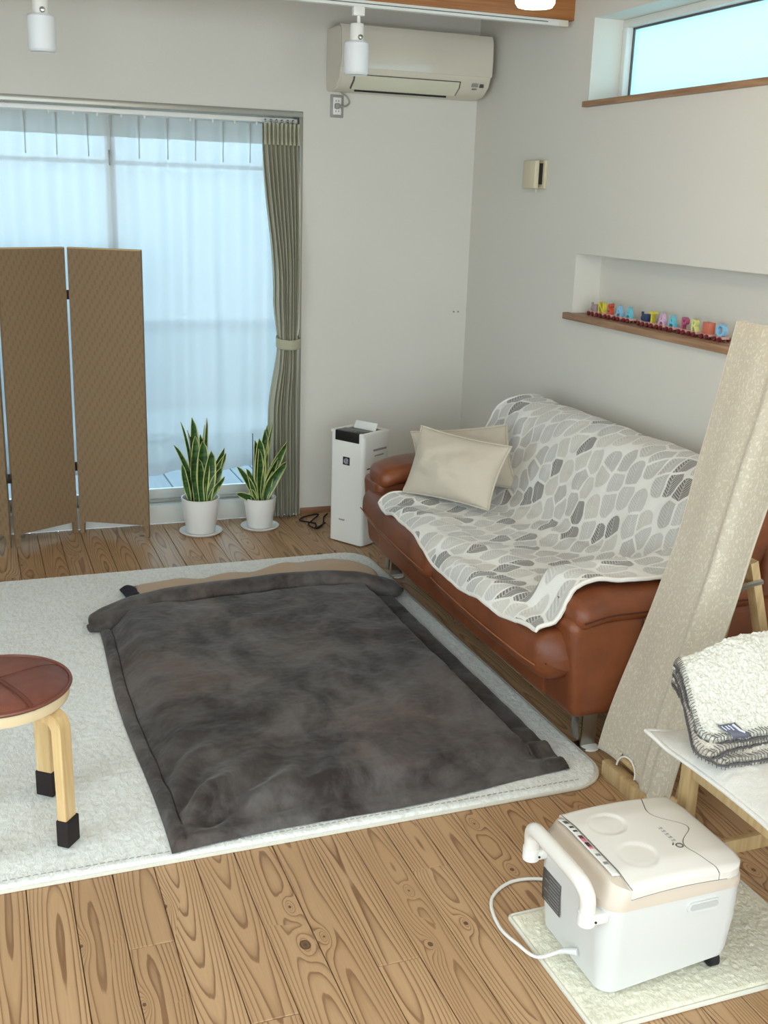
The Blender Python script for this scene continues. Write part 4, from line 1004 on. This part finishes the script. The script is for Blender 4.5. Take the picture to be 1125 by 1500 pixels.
def throw():
    t = thing('throw_blanket', 'leaf patterned grey and white fleece throw draped over the sofa', 'blanket', (2.0, 3.5, .43))
    # profile path (x relative handled by xf), listed front -> back
    prof0 = [(1.505, .345), (1.508, .395), (1.545, .437), (1.63, .446), (1.80, .444), (1.98, .440), (2.055, .462), (2.10, .52), (2.165, .66), (2.21, .76), (2.255, .808), (2.325, .822), (2.385, .808), (2.425, .76), (2.44, .69)]
    PR = spline([(a, 0, b) for a, b in prof0], 10); arc = [0]
    for a, b in zip(PR, PR[1:]): arc.append(arc[-1] + (b - a).length)
    TL = arc[-1]
    def at(s):
        s = max(0, min(TL, s)); lo, hi = 0, len(arc) - 1
        while hi - lo > 1:
            m_ = (lo + hi) // 2
            if arc[m_] <= s: lo = m_
            else: hi = m_
        f = (s - arc[lo]) / (arc[hi] - arc[lo] + 1e-9); return PR[lo].lerp(PR[hi], f)
    def start(y):   # where the front edge lies: at the far end on the top, near end hanging over the front
        return .075 - .045 * sm(3.9, 3.1, y) + .010 * math.sin(y * 9) + .055 * sm(2.98, 2.68, y)
    def P(u, v):    # u: 0 near .. 1 far, v: 0 front .. 1 back
        y0 = 2.628; y1 = 4.36 - .27 * sm(.35, .0, v) - .0
        y1 = 4.10 + .25 * sm(.15, .6, v) - .085 * sm(.70, .82, v)
        y0 = 2.628 + .03 * (1 - sm(0, .08, v)) + .012 * math.sin(v * 14)
        y = y0 + (y1 - y0) * u
        s = start(y) + (TL - start(y)) * v; p = at(s)
        x = p.x + (xf(y) - 1.515) * sm(1.75, 1.55, p.x); z = p.z
        # over the near arm pad
        if y < 2.95:
            w = 1 - sm(2.79, 2.86, y); xx = sm(1.57, 1.64, x)
            top = .566 - .02 * sm(1.74, 1.6, x)
            if z < top: z = z + (top - z) * w * xx * sm(2.44, 2.36, x)
            if x < 1.60: x -= .020 * w * (1 - sm(1.53, 1.6, x)) * 0
        # loose folds
        n1 = N3(x, y, z, 6) * .012 + N3(x, y, z, 15) * .006 + N3(x, y, z + 3, 34) * .0025
        fold = .010 * math.sin(x * 20 + y * 9 + 4 * N3(x, y, 0, 2.5)) * sm(1.9, 1.6, x) + .012 * math.exp(-((x - 2.04 - .03 * math.sin(y * 5)) / .03) ** 2)
        nx, nz = (-.55, .83) if x > 2.08 and z > .48 else (-.1, 1.0)
        k = n1 + fold + .006
        k = max(k, -.003)
        return Vector((x + nx * k, y + .006 * N3(x, y, 4, 5), z + nz * k))
    grid('fleece', P, 200, 190, 'leaf', t, lambda u, v: ((u * 1.70), v * TL), .007, offset=0)
    bm = bmesh.new(); loop = [P(i / 100, 0) for i in range(101)] + [P(1, i / 100) for i in range(1, 101)] + [P(1 - i / 100, 1) for i in range(1, 101)] + [P(0, 1 - i / 100) for i in range(1, 100)]
    tube_bm(bm, loop, .0075, 8, False, True); frombm('rolled_hem', bm, 'hem', t)
throw()

def pillows():
    def pillow(lab, c, th, seed, group=None):
        bl, br, tr, tl = [Vector(q) for q in c]; ctr = (bl + br + tr + tl) / 4
        n = (br - bl).cross(tl - bl).normalized()
        t = thing('throw_pillow', lab, 'cushion', ctr - Vector((0, 0, .15)))
        def side(sg):
            def f(u, v):
                a, b = 2 * u - 1, 2 * v - 1
                # edges bow inward, corners stay
                au = a * (1 - .07 * (1 - b * b)); bv = b * (1 - .07 * (1 - a * a)); U, V_ = (au + 1) / 2, (bv + 1) / 2
                p = bl * (1 - U) * (1 - V_) + br * U * (1 - V_) + tr * U * V_ + tl * (1 - U) * V_
                h = max(0, (1 - a * a)) ** .55 * max(0, (1 - b * b)) ** .55
                w = .012 * N3(u * 3, v * 3, seed, 1) * h + .006 * N3(u * 8, v * 8, seed, 1) * h + .005 * math.sin(9 * (u + v) + seed) * h * abs(a * b)
                return p + n * sg * (th * h * (1 + .15 * N3(u, v, seed, 3)) + w)
            return f
        bm = bmesh.new(); uvl = bm.loops.layers.uv.new('UVMap')
        for sg in (1, -1):
            f = side(sg); NN = 44; V = [[bm.verts.new(f(i / NN, j / NN)) for j in range(NN + 1)] for i in range(NN + 1)]
            for i in range(NN):
                for j in range(NN): bm.faces.new((V[i][j], V[i + 1][j], V[i + 1][j + 1], V[i][j + 1]))
        bmesh.ops.remove_doubles(bm, verts=bm.verts, dist=1e-5)
        frombm('pillow_cover', bm, 'linen', t, True, True, 0)
        f = side(0); loop = [f(i / 30, 0) for i in range(31)] + [f(1, i / 30) for i in range(1, 31)] + [f(1 - i / 30, 1) for i in range(1, 31)] + [f(0, 1 - i / 30) for i in range(1, 30)]
        tube('piping', loop, .004, 'linen', t, 8, True)
    pillow('beige linen cushion in front, propped on the leaf throw', ((1.655, 4.080, .470), (1.868, 3.700, .480), (1.990, 3.77, .715), (1.735, 4.10, .745)), .078, 1)
    pillow('beige linen cushion mostly hidden behind the other one', ((1.76, 4.20, .485), (2.10, 3.90, .500), (2.13, 4.09, .735), (1.745, 4.235, .690)), .05, 5)
pillows()

# ============================================================ LEANING CLOTH STAND
def stand():
    t = thing('cloth_covered_stand', 'tall wooden A-frame stand draped with beige jacquard cloth beside the sofa', 'stand', (1.75, 2.35, 0))
    xa = lambda z: 1.715 + .170 * z
    bm = bmesh.new(); bx(bm, 1.688, 1.722, 2.135, 2.490, .0, .052, .003); frombm('bottom_rail', bm, 'pine_frame', t)
    for y in (2.205, 2.385):
        bm = bmesh.new(); tube_bm(bm, [(xa(.03) + .030, y, .03), (xa(1.34) + .028, y, 1.33)], .014, 4); frombm('front_upright', bm, 'pine_frame', t, False)
    tube('top_dowel', [(xa(1.35) + .006, 2.085, 1.345), (xa(1.35) + .006, 2.43, 1.345)], .014, 'pine_frame', t, 12)
    tube('lower_dowel', [(xa(.08) - .002, 2.15, .078), (xa(.08) - .002, 2.47, .078)], .013, 'pine_frame', t, 12)
    for y in (2.185, 2.385):
        bm = bmesh.new(); d = Vector((.34, 0, -1)).normalized()
        a = Vector((1.880, y, .765)); b = Vector((2.115, y, .006)); s = Vector((d.z, 0, -d.x)) * .012
        for q in ((0, 1),):
            vs = []
            for p in (a, b):
                for ss, yy in ((1, -.017), (1, .017), (-1, .017), (-1, -.017)): vs.append(bm.verts.new(p + s * ss + Vector((0, yy, 0))))
            for f in ((0, 1, 2, 3), (7, 6, 5, 4), (0, 4, 5, 1), (1, 5, 6, 2), (2, 6, 7, 3), (3, 7, 4, 0)): bm.faces.new([vs[i] for i in f])
        frombm('rear_leg', bm, 'pine_frame', t, False)
    bm = bmesh.new(); tube_bm(bm, [(1.83, 2.168, .69), (1.865, 2.166, .705), (1.91, 2.166, .710)], .008, 6, flat=1.0); frombm('hinge_bracket', bm, 'steel', t)
    tube('rear_crossbar', [(2.085, 2.17, .10), (2.085, 2.40, .10)], .011, 'pine_frame', t, 10)
    # cloth: v 0 bottom .. 1 top, then over the dowel and down behind
    def cl(u, v):
        # u 0 far(left in view, larger y) .. 1 near
        if v < .80:
            w = v / .80; z = .055 + (1.362 - .055) * w
            x = xa(z) - .012
        else:
            w = (v - .80) / .20
            a = min(1, w / .18); z = 1.362 - .34 * max(0, (w - .10)) ; x = xa(1.362) - .012 + .034 * a
        yl = 2.552 - .110 * sm(.0, .5, v) - .015 * sm(.5, .8, v); yr = 2.195 - .045 * sm(.05, .45, v) - .055 * sm(.4, .8, v)
        if v >= .80: yl -= .0 ; 
        y = yl + (yr - yl) * u
        # hole in the hem handled by cutting faces; folds
        x += .010 * math.sin(u * PI * 2.0 + 1.2 + v * 1.5) * sm(.0, .2, v) * .8 + .006 * math.exp(-((u - .70 + .1 * v) / .045) ** 2) * -2.0 * sm(1, .6, v) + .003 * N3(u * 4, v * 6, 0) - .022 * math.exp(-((u - .84) / .07) ** 2) * sm(.30, .02, v)
        if u < .08 and v < .8: x -= .0
        return Vector((x, y, z))
    NU, NV = 60, 150
    bm = bmesh.new(); uvl = bm.loops.layers.uv.new('UVMap')
    def hole(u, v): return ((u - .43) / .13) ** 2 + ((v - .0) / .027) ** 2 < 1
    V = [[bm.verts.new(cl(i / NU, j / NV) + Vector((0, 0, .012 * math.sin(i / NU * 5) * (1 if j < 4 else 0)))) for j in range(NV + 1)] for i in range(NU + 1)]
    for i in range(NU):
        for j in range(NV):
            if hole((i + .5) / NU, (j + .5) / NV): continue
            f = bm.faces.new((V[i][j], V[i + 1][j], V[i + 1][j + 1], V[i][j + 1]))
            for l, (a, b) in zip(f.loops, ((i, j), (i + 1, j), (i + 1, j + 1), (i, j + 1))): l[uvl].uv = (a / NU * .36, b / NV * 1.65)
    for v in [v for v in bm.verts if not v.link_faces]: bm.verts.remove(v)
    bmesh.ops.translate(bm, verts=bm.verts, vec=-t.location)
    me = bpy.data.meshes.new('cloth_cover'); bm.to_mesh(me); bm.free(); o = mkobj('cloth_cover', me, 'jacq', t)
    s = o.modifiers.new('thickness', 'SOLIDIFY'); s.thickness = .004; s.offset = 0
    arc_ = [cl(.43 + .13 * math.cos(a), max(0, .027 * math.sin(a))) + Vector((-.002, 0, 0)) for a in [PI * k / 24 for k in range(25)]]
    tube('hole_binding', arc_, .0030, 'hem', t, 8)
    tube('hem_edge', [cl(0, k / 100) for k in range(0, 81)], .0032, 'jacq', t, 6)
    tube('hem_edge', [cl(1, k / 100) for k in range(0, 81)], .0032, 'jacq', t, 6)
stand()

# ============================================================ CHAIR WITH CUSHION
def chair():
    t = thing('wooden_chair', 'low pine wood chair frame beneath the pale cushion', 'chair', (1.8, 1.72, 0))
    for x in (1.560, 2.02):
        for y in (1.475, 1.925):
            box('leg', (x - .016, x + .016, y - .018, y + .018, .015 if x < 1.7 and y > 1.7 else 0, .385), 'pine_frame', t, .003)
    for y in (1.475, 1.925): box('side_rail', (1.56, 2.02, y - .011, y + .011, .335, .385), 'pine_frame', t, .002)
    for x in (1.560, 2.02):
        box('end_rail', (x - .011, x + .011, 1.49, 1.91, .335, .380), 'pine_frame', t, .002)
    box('stretcher', (1.575, 2.005, 1.915, 1.935, .085, .125), 'pine_frame', t, .003)
    for k in range(6): box('seat_slat', (1.545, 2.035, 1.475 + .078 * k, 1.53 + .078 * k, .385, .397), 'pine_frame', t, .003)
    c = thing('seat_cushion', 'pale crinkled seat cushion on the low wooden chair', 'cushion', (1.8, 1.72, .397))
    x0, x1, y0, y1 = 1.462, 2.06, 1.40, 1.985
    def f(sg):
        def g(u, v):
            a, b = 2 * u - 1, 2 * v - 1; x = x0 + (x1 - x0) * u; y = y0 + (y1 - y0) * v
            x += (.020 * (1 - b * b)) * (-a) * abs(a) ** 2 ; y += .020 * (1 - a * a) * (-b) * abs(b) ** 2
            h = max(0, 1 - a ** 4) ** .6 * max(0, 1 - b ** 4) ** .6
            cr = h * (.006 * N3(x, y, 0, 9) + .004 * abs(N3(x, y, 4, 18)) + .003 * abs(N3(x, y, 4, 34)))
            e = .422 + .0  + .012 * sm(.7, 1, abs(a) * abs(b))
            return Vector((x, y, (e + .030 * h + cr * 1.4) if sg > 0 else (e - (e - .3985) * min(1, h * 1.6))))
        return g
    bm = bmesh.new()
    for sg in (1, -1):
        NN = 90; g = f(sg); V = [[bm.verts.new(g(i / NN, j / NN)) for j in range(NN + 1)] for i in range(NN + 1)]
        for i in range(NN):
            for j in range(NN): bm.faces.new((V[i][j], V[i + 1][j], V[i + 1][j + 1], V[i][j + 1]))
    bmesh.ops.remove_doubles(bm, verts=bm.verts, dist=1e-5); frombm('cushion_cover', bm, 'cushwhite', c, True, True, 0)
    g = f(1); loop = [g(i / 40, 0) for i in range(41)] + [g(1, i / 40) for i in range(1, 41)] + [g(1 - i / 40, 1) for i in range(1, 41)] + [g(0, 1 - i / 40) for i in range(1, 40)]
    tube('piping', loop, .0055, 'cushwhite', c, 8, True)
    # folded sherpa blanket
    s = thing('sherpa_blanket', 'folded cream sherpa blanket with dark whipstitched edge on the chair cushion', 'blanket', (1.8, 1.8, .47))
    def layer(dx, dz, y0_, y1_, seed):
        A = Vector((1.502, 1.950)); B = Vector((1.440 + dx, 1.758))
        def g(u, v):   # u along x, v from near edge to far edge
            xl = B.x + (A.x - B.x) * v; 
            rr = .035 * max(0, 1 - v / .2) ** 2
            x = xl + rr * (1 - u) + (2.09 - xl) * u
            y = y0_ + (y1_ - y0_) * v - .012 * math.sin(u * 6 + seed) * (1 - v)
            z = .468 + dz + .115 * sm(-.1, 1.0, v) + .045 * sm(0, .35, u) * v
            z += .010 * N3(x, y, seed, 8) + .003 * N3(x, y, seed, 60) + .0035 * N3(x, y, seed, 130)
            if u < .04: z -= .006 * (1 - u / .04)
            return Vector((x, y, z))
        return g
    for k, (dx, dz, ya, mt, nu, nv) in enumerate(((.030, .002, 1.752, 'sherpa2', 130, 70), (.0, .022, 1.758, 'sherpa2', 150, 80), (.022, .044, 1.775, 'sherpa', 300, 150))):
        g = layer(dx, dz, ya, 1.955, k * 3)
        grid('folded_layer', g, nu, nv, mt, s, None, .018)
        bm = bmesh.new()
        for j in range(34):
            v = j / 33; p = g(0, v); q = g(.016, v); tube_bm(bm, [p + Vector((-.002, 0, -.018)), p + Vector((-.004, 0, -.004)), p + Vector((0, 0, .005)), q + Vector((0, 0, .006))], .0011, 4)
        for j in range(70):
            u = .01 + j / 72; p = g(u, 0); q = g(u, .045); tube_bm(bm, [p + Vector((0, -.002, -.018)), p + Vector((0, -.004, -.004)), p + Vector((0, 0, .005)), q + Vector((0, 0, .006))], .0011, 4)
        tube_bm(bm, [g(0, 1 - j / 40) + Vector((-.003, 0, -.009)) for j in range(41)] + [g(j / 60, 0) + Vector((0, -.003, -.009)) for j in range(1, 61)], .0028, 5)
        e = frombm('whipstitch', bm, 'stitch', s); e['kind'] = 'stuff'
        if k == 2:
            p = g(.10, .0); X = Vector((1, 0, 0)); 
            def lb(u, v): q = g(.075 + .075 * u, .02 + .15 * v - .06); q = g(.075 + .072 * u, max(0, v * .17 - .02)); return q + Vector((0, 0, .007)) + (Vector((0, -.004, -.008)) if v * .17 < .02 else Vector())
            lo = grid('fabric_label', lb, 8, 10, 'labelgrey', s, None, .001, offset=1)
            bm = bmesh.new()
            for uu, v0, v1, r in ((.80, .2, .9, .0028), (.55, .5, .9, .0013), (.36, .55, .85, .0013), (.18, .55, .9, .0013)):
                tube_bm(bm, [lb(uu, v0 + (v1 - v0) * q / 6) + Vector((0, 0, .0015)) for q in range(7)], r, 5)
            frombm('label_lettering', bm, 'labeltext', lo)
chair()

# ============================================================ PORTABLE WARMER
def warmer():
    x0, x1, y0, y1, zb = 1.155, 1.506, 1.628, 1.928, .016
    t = thing('foot_warmer', 'white and champagne portable foot warmer with grab handle on the fleece mat', 'appliance', (1.33, 1.78, .012))
    def ring(z, ins, r, sl=0, sh=0):
        pts = rrect(x0 + ins + sl, x1 - ins, y0 + ins, y1 - ins, r, 8)
        return pts
    def loft(name, secs, mat, closed_top=True, par=t):
        bm = bmesh.new(); rings = []
        for (pts, zf) in secs: rings.append([bm.verts.new((x, y, zf(x, y))) for x, y in pts])
        for A, B in zip(rings, rings[1:]):
            n = len(A)
            for k in range(n): bm.faces.new((A[k], A[(k + 1) % n], B[(k + 1) % n], B[k]))
        bm.faces.new(rings[0][::-1]); bm.faces.new(rings[-1])
        return frombm(name, bm, mat, par, True, True, 30)
    zc = lambda z: (lambda x, y: z)
    # seam height of the champagne band: higher on the handle side
    def zband(x, y): return .228 + .0 * x
    slope = lambda x, y: .0
    lift = lambda z: (lambda x, y: z + .026 * sm(x1 - .085, x1 - .06, x))
    loft('body', [(ring(0, .022, .03), lift(zb)), (ring(0, .013, .035), lift(zb + .008)), (ring(0, .008, .04), zc(zb + .05)), (ring(0, .0, .045), zc(.15)), (ring(0, -.002, .048), zc(.236))], 'heatwhite')
    0 and loft('plinth', [(ring(0, .028, .03), zc(.012)), (ring(0, .020, .03), zc(.014)), (ring(0, .018, .03), zc(.04))], 'heatwhite')
    zb1 = lambda x, y: .2365
    topz = lambda x, y: .300 - .012 * ((x - 1.33) / .17) ** 2 - .010 * sm(y0 + .06, y0 - .005, y) - .008 * sm(y1 - .08, y1, y)
    def bandtop(x, y): return topz(x, y) - .022 + .024 * sm(x0 + .10, x0 + .03, x)
    loft('champagne_band', [(ring(0, -.0035, .048), zb1), (ring(0, -.0035, .05), lambda x, y: .252), (ring(0, .000, .05, .02), bandtop), (ring(0, .006, .05, .036), lambda x, y: bandtop(x, y) + .004)], 'champagne')
    # lid: two pieces separated by a wavy seam running along y
    def lid_top(x, y):
        z = topz(x, y) + .005
        return z
    lx0 = x0 + .052; lx1 = x1 + .001; ly0, ly1 = y0 - .004, y1 + .004
    def wave(y):
        v = (y - ly0) / (ly1 - ly0)
        c = 1.415
        return c - .030 * math.cos(v * 2 * PI) * 0 + .038 * math.exp(-((v - .5) / .11) ** 2) - .022 * (math.exp(-((v - .27) / .13) ** 2) + math.exp(-((v - .73) / .13) ** 2)) + .010 * (math.exp(-((v - .0) / .08) ** 2) + math.exp(-((v - 1) / .08) ** 2))
    def lidpiece(name, side, mat):
        bm = bmesh.new(); NU, NV = 46, 60
        def xy(u, v):
            y = ly0 + (ly1 - ly0) * v
            r = .055; xr = lx1
            e = min(y - ly0, ly1 - y)
            if e < r: xr = lx1 - (r - math.sqrt(max(0, r * r - (r - e) ** 2)))
            a, b = (lx0, wave(y) - .0014) if side == 0 else (wave(y) + .0014, xr)
            if side == 0 : a = lx0 
            return a + (b - a) * u, y
        T = []; Bm = []
        for i in range(NU + 1):
            T.append([]); Bm.append([])
            for j in range(NV + 1):
                x, y = xy(i / NU, j / NV)
                ed = min(y - ly0, ly1 - y, (lx1 - x) + .0 if side else 1)
                z = lid_top(x, y) - .010 * (1 - min(1, max(0, ed) / .016)) ** 2
                if side == 0:
                    for (cx, cy) in ((1.275, 1.712), (1.275, 1.838)):
                        d = math.hypot(x - cx, (y - cy)); z -= .0035 * (1 - sm(.040, .045, d)) * (.35 + .65 * sm(-.03, .04, x - cx))
                T[i].append(bm.verts.new((x, y, z))); Bm[i].append(bm.verts.new((x, y, topz(x, y) - .020)))
        for i in range(NU):
            for j in range(NV):
                bm.faces.new((T[i][j], T[i + 1][j], T[i + 1][j + 1], T[i][j + 1])); bm.faces.new((Bm[i][j], Bm[i][j + 1], Bm[i + 1][j + 1], Bm[i + 1][j]))
        for i in range(NU):
            bm.faces.new((T[i][0], Bm[i][0], Bm[i + 1][0], T[i + 1][0])); bm.faces.new((T[i][NV], T[i + 1][NV], Bm[i + 1][NV], Bm[i][NV]))
        for j in range(NV):
            bm.faces.new((T[0][j], T[0][j + 1], Bm[0][j + 1], Bm[0][j])); bm.faces.new((T[NU][j], Bm[NU][j], Bm[NU][j + 1], T[NU][j + 1]))
        return frombm(name, bm, mat, t, True, True, 35)
    lid = lidpiece('lid', 0, 'lid'); lidpiece('rear_cover', 1, 'lid')
    bm = bmesh.new(); tube_bm(bm, [(wave(y), y, lid_top(wave(y), y) - .0006 - .010 * (1 - min(1, (min(y - ly0, ly1 - y)) / .016)) ** 2) for y in [ly0 + .001 + (ly1 - ly0 - .002) * i / 60 for i in range(61)]], .0012, 4)
    tube_bm(bm, [(x, ly0 + .0005, topz(x, ly0) - .0205) for x in [lx0 + (lx1 - .06 - lx0) * i / 20 for i in range(21)]], .0012, 4)
    tube_bm(bm, [(lx0 - .0005, y, topz(lx0, y) + .0032) for y in [ly0 + (ly1 - ly0) * i / 30 for i in range(31)]], .0010, 4)
    frombm('lid_seam', bm, 'seam', t)
    # control strip along the lid's handle side
    def strip(u, v):
        x = lx0 - .022 + .019 * u; y = ly0 + .045 + (ly1 - ly0 - .075) * v; return Vector((x, y, bandtop(x, y) + .0046))
    st = grid('control_strip', strip, 4, 40, 'white', t, None, .0012, offset=1)
    for (v0, v1, mm) in ((.16, .20, 'midgrey'), (.30, .335, 'midgrey'), (.42, .52, 'pink'), (.54, .64, 'pink'), (.455, .53, 'black'), (.60, .65, 'black'), (.72, .745, 'black'), (.79, .82, 'black'), (.88, .94, 'darkgrey')):
        def q(u, v, v0=v0, v1=v1): return strip(.22 + .56 * u, v0 + (v1 - v0) * v) + Vector((0, 0, .0016 if True else 0))
        grid('control_mark', q, 2, 3, mm, st, None, .0004, offset=1)
    # logo ring and small characters on the lid
    lz = lambda x, y: lid_top(x, y) + .0006
    bm = bmesh.new(); tube_bm(bm, [(1.382 + .0075 * math.cos(a), 1.712 + .0075 * math.sin(a), lz(1.382, 1.71)) for a in [2 * PI * k / 20 for k in range(20)]], .0016, 4, False, True)
    tube_bm(bm, [(1.374, 1.724, lz(1.38, 1.72)), (1.368, 1.717, lz(1.38, 1.71))], .0016, 4); frombm('logo_ring', bm, 'darkgrey', lid)
    bm = bmesh.new()
    for k in range(5):
        cy = 1.733 + .0125 * k; cx = 1.381
        for a, b in (((-.004, -.004), (.004, -.004)), ((-.004, .0), (.004, .001)), ((0, -.004), (0, .004)), ((-.003, .004), (.004, .0035 - .001 * (k % 2)))):
            tube_bm(bm, [(cx + a[1], cy + a[0], lz(cx, cy)), (cx + b[1], cy + b[0], lz(cx, cy))], .0006, 4)
    frombm('lid_lettering', bm, 'midgrey', lid)
    # grip recess on the front face
    g = thing_part = None
    bm = bmesh.new(); prism_bm(bm, [(a, b) for a, b in rrect(1.352, 1.436, .196, .222, .012, 5)], y0 - .006, y0 + .01, 'xz'); gp = frombm('grip_rim', bm, 'heatwhite', t)
    bm = bmesh.new(); prism_bm(bm, [(a, b) for a, b in rrect(1.358, 1.430, .203, .218, .007, 5)], y0 - .0072, y0 - .0055, 'xz'); frombm('grip_recess', bm, 'softgrey', gp)
    # handle on the near-wall side (-x)
    hx = x0 - .034
    hp = spline([(hx, 1.655, .225), (hx, 1.655, .250), (hx - .002, 1.657, .272), (hx - .006, 1.672, .290), (hx - .008, 1.700, .297), (hx - .009, 1.775, .299), (hx - .008, 1.855, .297), (hx - .006, 1.883, .290), (hx - .002, 1.898, .272), (hx, 1.900, .250), (hx, 1.900, .225)], 6)
    hd = tube('handle', hp, .0175, 'lid', t, 18)
    for y in (1.655, 1.900):
        bm = bmesh.new(); tube_bm(bm, [(hx, y, .206), (hx, y, .236)], .0195, 20)
        bx(bm, hx, x0 + .012, y - .017, y + .017, .206, .230, .006, 3)
        bk = frombm('handle_bracket', bm, 'white', t)
        for dy in (-.0155,):
            lathe('screw', [(.001, -.0020), (.0026, -.0018), (.0026, .001), (.001, .002)], (x0 - .022, y + dy - .002, .217), 'black', bk, 10, 'y'); lathe('screw', [(.001, -.0008), (.0022, -.0006), (.0022, .001)], (x0 - .040, y + .003, .217), 'black', bk, 10, 'x')
    # warning label and knob on the handle-side face
    def lab(u, v): z = .100 + .082 * v; return Vector((x0 - .0012 + .008 * sm(.15, .034, z) * .6, 1.812 + .082 * u, z))
    wl = grid('warning_label', lab, 3, 6, 'darkgrey', t, None, .0008, offset=0)
    bm = bmesh.new()
    for k in range(9):
        v = .08 + .105 * k; w = .62 if k % 3 else .9
        tube_bm(bm, [lab(.06, v) + Vector((-.0008, 0, 0)), lab(.06 + w * .9, v) + Vector((-.0008, 0, 0))], .0009, 4)
    frombm('label_lettering', bm, 'midgrey', wl)
    lathe('side_knob', [(.001, -.004), (.006, -.0035), (.007, 0), (.006, .004)], (x0 - .001, 1.70, .165), 'champagne', t, 14, 'x')
    # casters
    for x, y in ((x1 - .040, y0 + .034), (x1 - .040, y1 - .034)):
        bm = bmesh.new(); lathe_bm(bm, [(.004, -.013), (.014, -.013), (.019, -.009), (.019, .009), (.014, .013), (.004, .013)], (x, y, .031), 20, 'x'); frombm('caster', bm, 'blackmat', t)
    # cord
    c = tube('power_cord', spline([(x0 + .0, 1.735, .066), (x0 - .018, 1.755, .060), (x0 - .055, 1.80, .018), (x0 - .075, 1.86, .0135), (x0 - .082, 1.94, .006), (x0 - .055, 2.035, .006), (x0 + .02, 2.085, .006), (x0 + .10, 2.075, .006), (x0 + .16, 2.02, .008), (x0 + .18, 1.96, .018)], 8), .0042, 'white', t, 8)
    tube('cord_grommet', [(x0 + .004, 1.732, .068), (x0 - .014, 1.752, .061), (x0 - .024, 1.765, .050)], lambda s: .0085 - .003 * s, 'heatwhite', t, 10)
warmer()

# ============================================================ LETTER TRAINS
def trains():
    # (kind, letter, colour, back colour, y)
    zs = 1.185; x = XR + .045
    def wheels(t, y, L, n=2):
        for k in range(n):
            yy = y + L / 2 - L * (k + .5) / n
            for xx in (x - .020, x + .020): lathe('wheel', [(.002, -.004), (.0085, -.004), (.0095, 0), (.0085, .004), (.002, .004)], (xx, yy, zs + .0095), 't_wheel', t, 14, 'x')
    def car(y, letter, mat, word, g):
        t = thing('letter_train_car', word, 'toy', (x, y, zs), 0, g); L = .058
        box('car_base', (x - .016, x + .016, y - L / 2, y + L / 2, zs + .010, zs + .020), 't_wood', t, .002)
        wheels(t, y, L)
        mt = frame_mtx((x - .002, y, zs + .0200), (0, -1, 0), (0, 0, 1))
        if letter: text('letter', letter, .062, .0085, mat, t, mt, .0016)
        else: box('letter_block', (x - .016, x + .012, y - .022, y + .022, zs + .020, zs + .062), mat, t, .002)
        tube('coupling', [(x, y + L / 2 - .002, zs + .014), (x, y + L / 2 + .012, zs + .014)], .002, 't_wheel', t, 6)
        return t
    def engine(y, mat, word, g):
        t = thing('toy_train_engine', word, 'toy', (x, y, zs), 0, g); L = .060
        box('car_base', (x - .016, x + .016, y - L / 2, y + L / 2, zs + .010, zs + .020), 't_wood', t, .002); wheels(t, y, L)
        lathe('boiler', [(.002, -.024), (.011, -.023), (.0125, -.018), (.0125, .008), (.002, .009)], (x, y + .004, zs + .032), mat, t, 18, 'y')
        box('cab', (x - .013, x + .013, y - .028, y - .004, zs + .020, zs + .050), mat, t, .003)
        lathe('chimney', [(.002, .0), (.004, .0), (.0055, .014), (.002, .014)], (x, y + .018, zs + .042), mat, t, 12)
    g1 = 'letter train nearest the corner'; g2 = 'longer letter train along the niche shelf'
    engine(4.185, 't_back', 'small pale toy engine leading the shorter letter train', g1)
    for y, l, mm, w in ((4.118, 'N', 't_yellow', 'yellow letter N toy train car'), (4.050, 'S', 't_red', 'red orange letter S toy train car'), (3.978, 'A', 't_blue', 'pale blue letter A car behind the red S on the niche shelf'), (3.905, 'A', 't_teal', 'teal letter A car at the tail of the shorter train')): car(y, l, mm, w, g1)
    engine(3.795, 't_navy', 'navy toy engine leading the longer letter train', g2)
    for y, l, mm, w in ((3.735, 'T', 't_yellow', 'yellow letter T toy train car'), (3.668, 'A', 't_pink', 'pale pink letter A toy train car'), (3.600, 'A', 't_teal', 'light blue letter A car between the pink and mauve letters'), (3.520, 'P', 't_mauve', 'mauve letter P toy train car'), (3.455, 'R', 't_lime', 'pale yellow green letter R toy train car'), (3.375, None, 't_salmon', 'salmon red block toy train car'), (3.298, 'O', 't_blue', 'light blue letter O toy train car nearest the hanging cloth')): car(y, l, mm, w, g2)
trains()
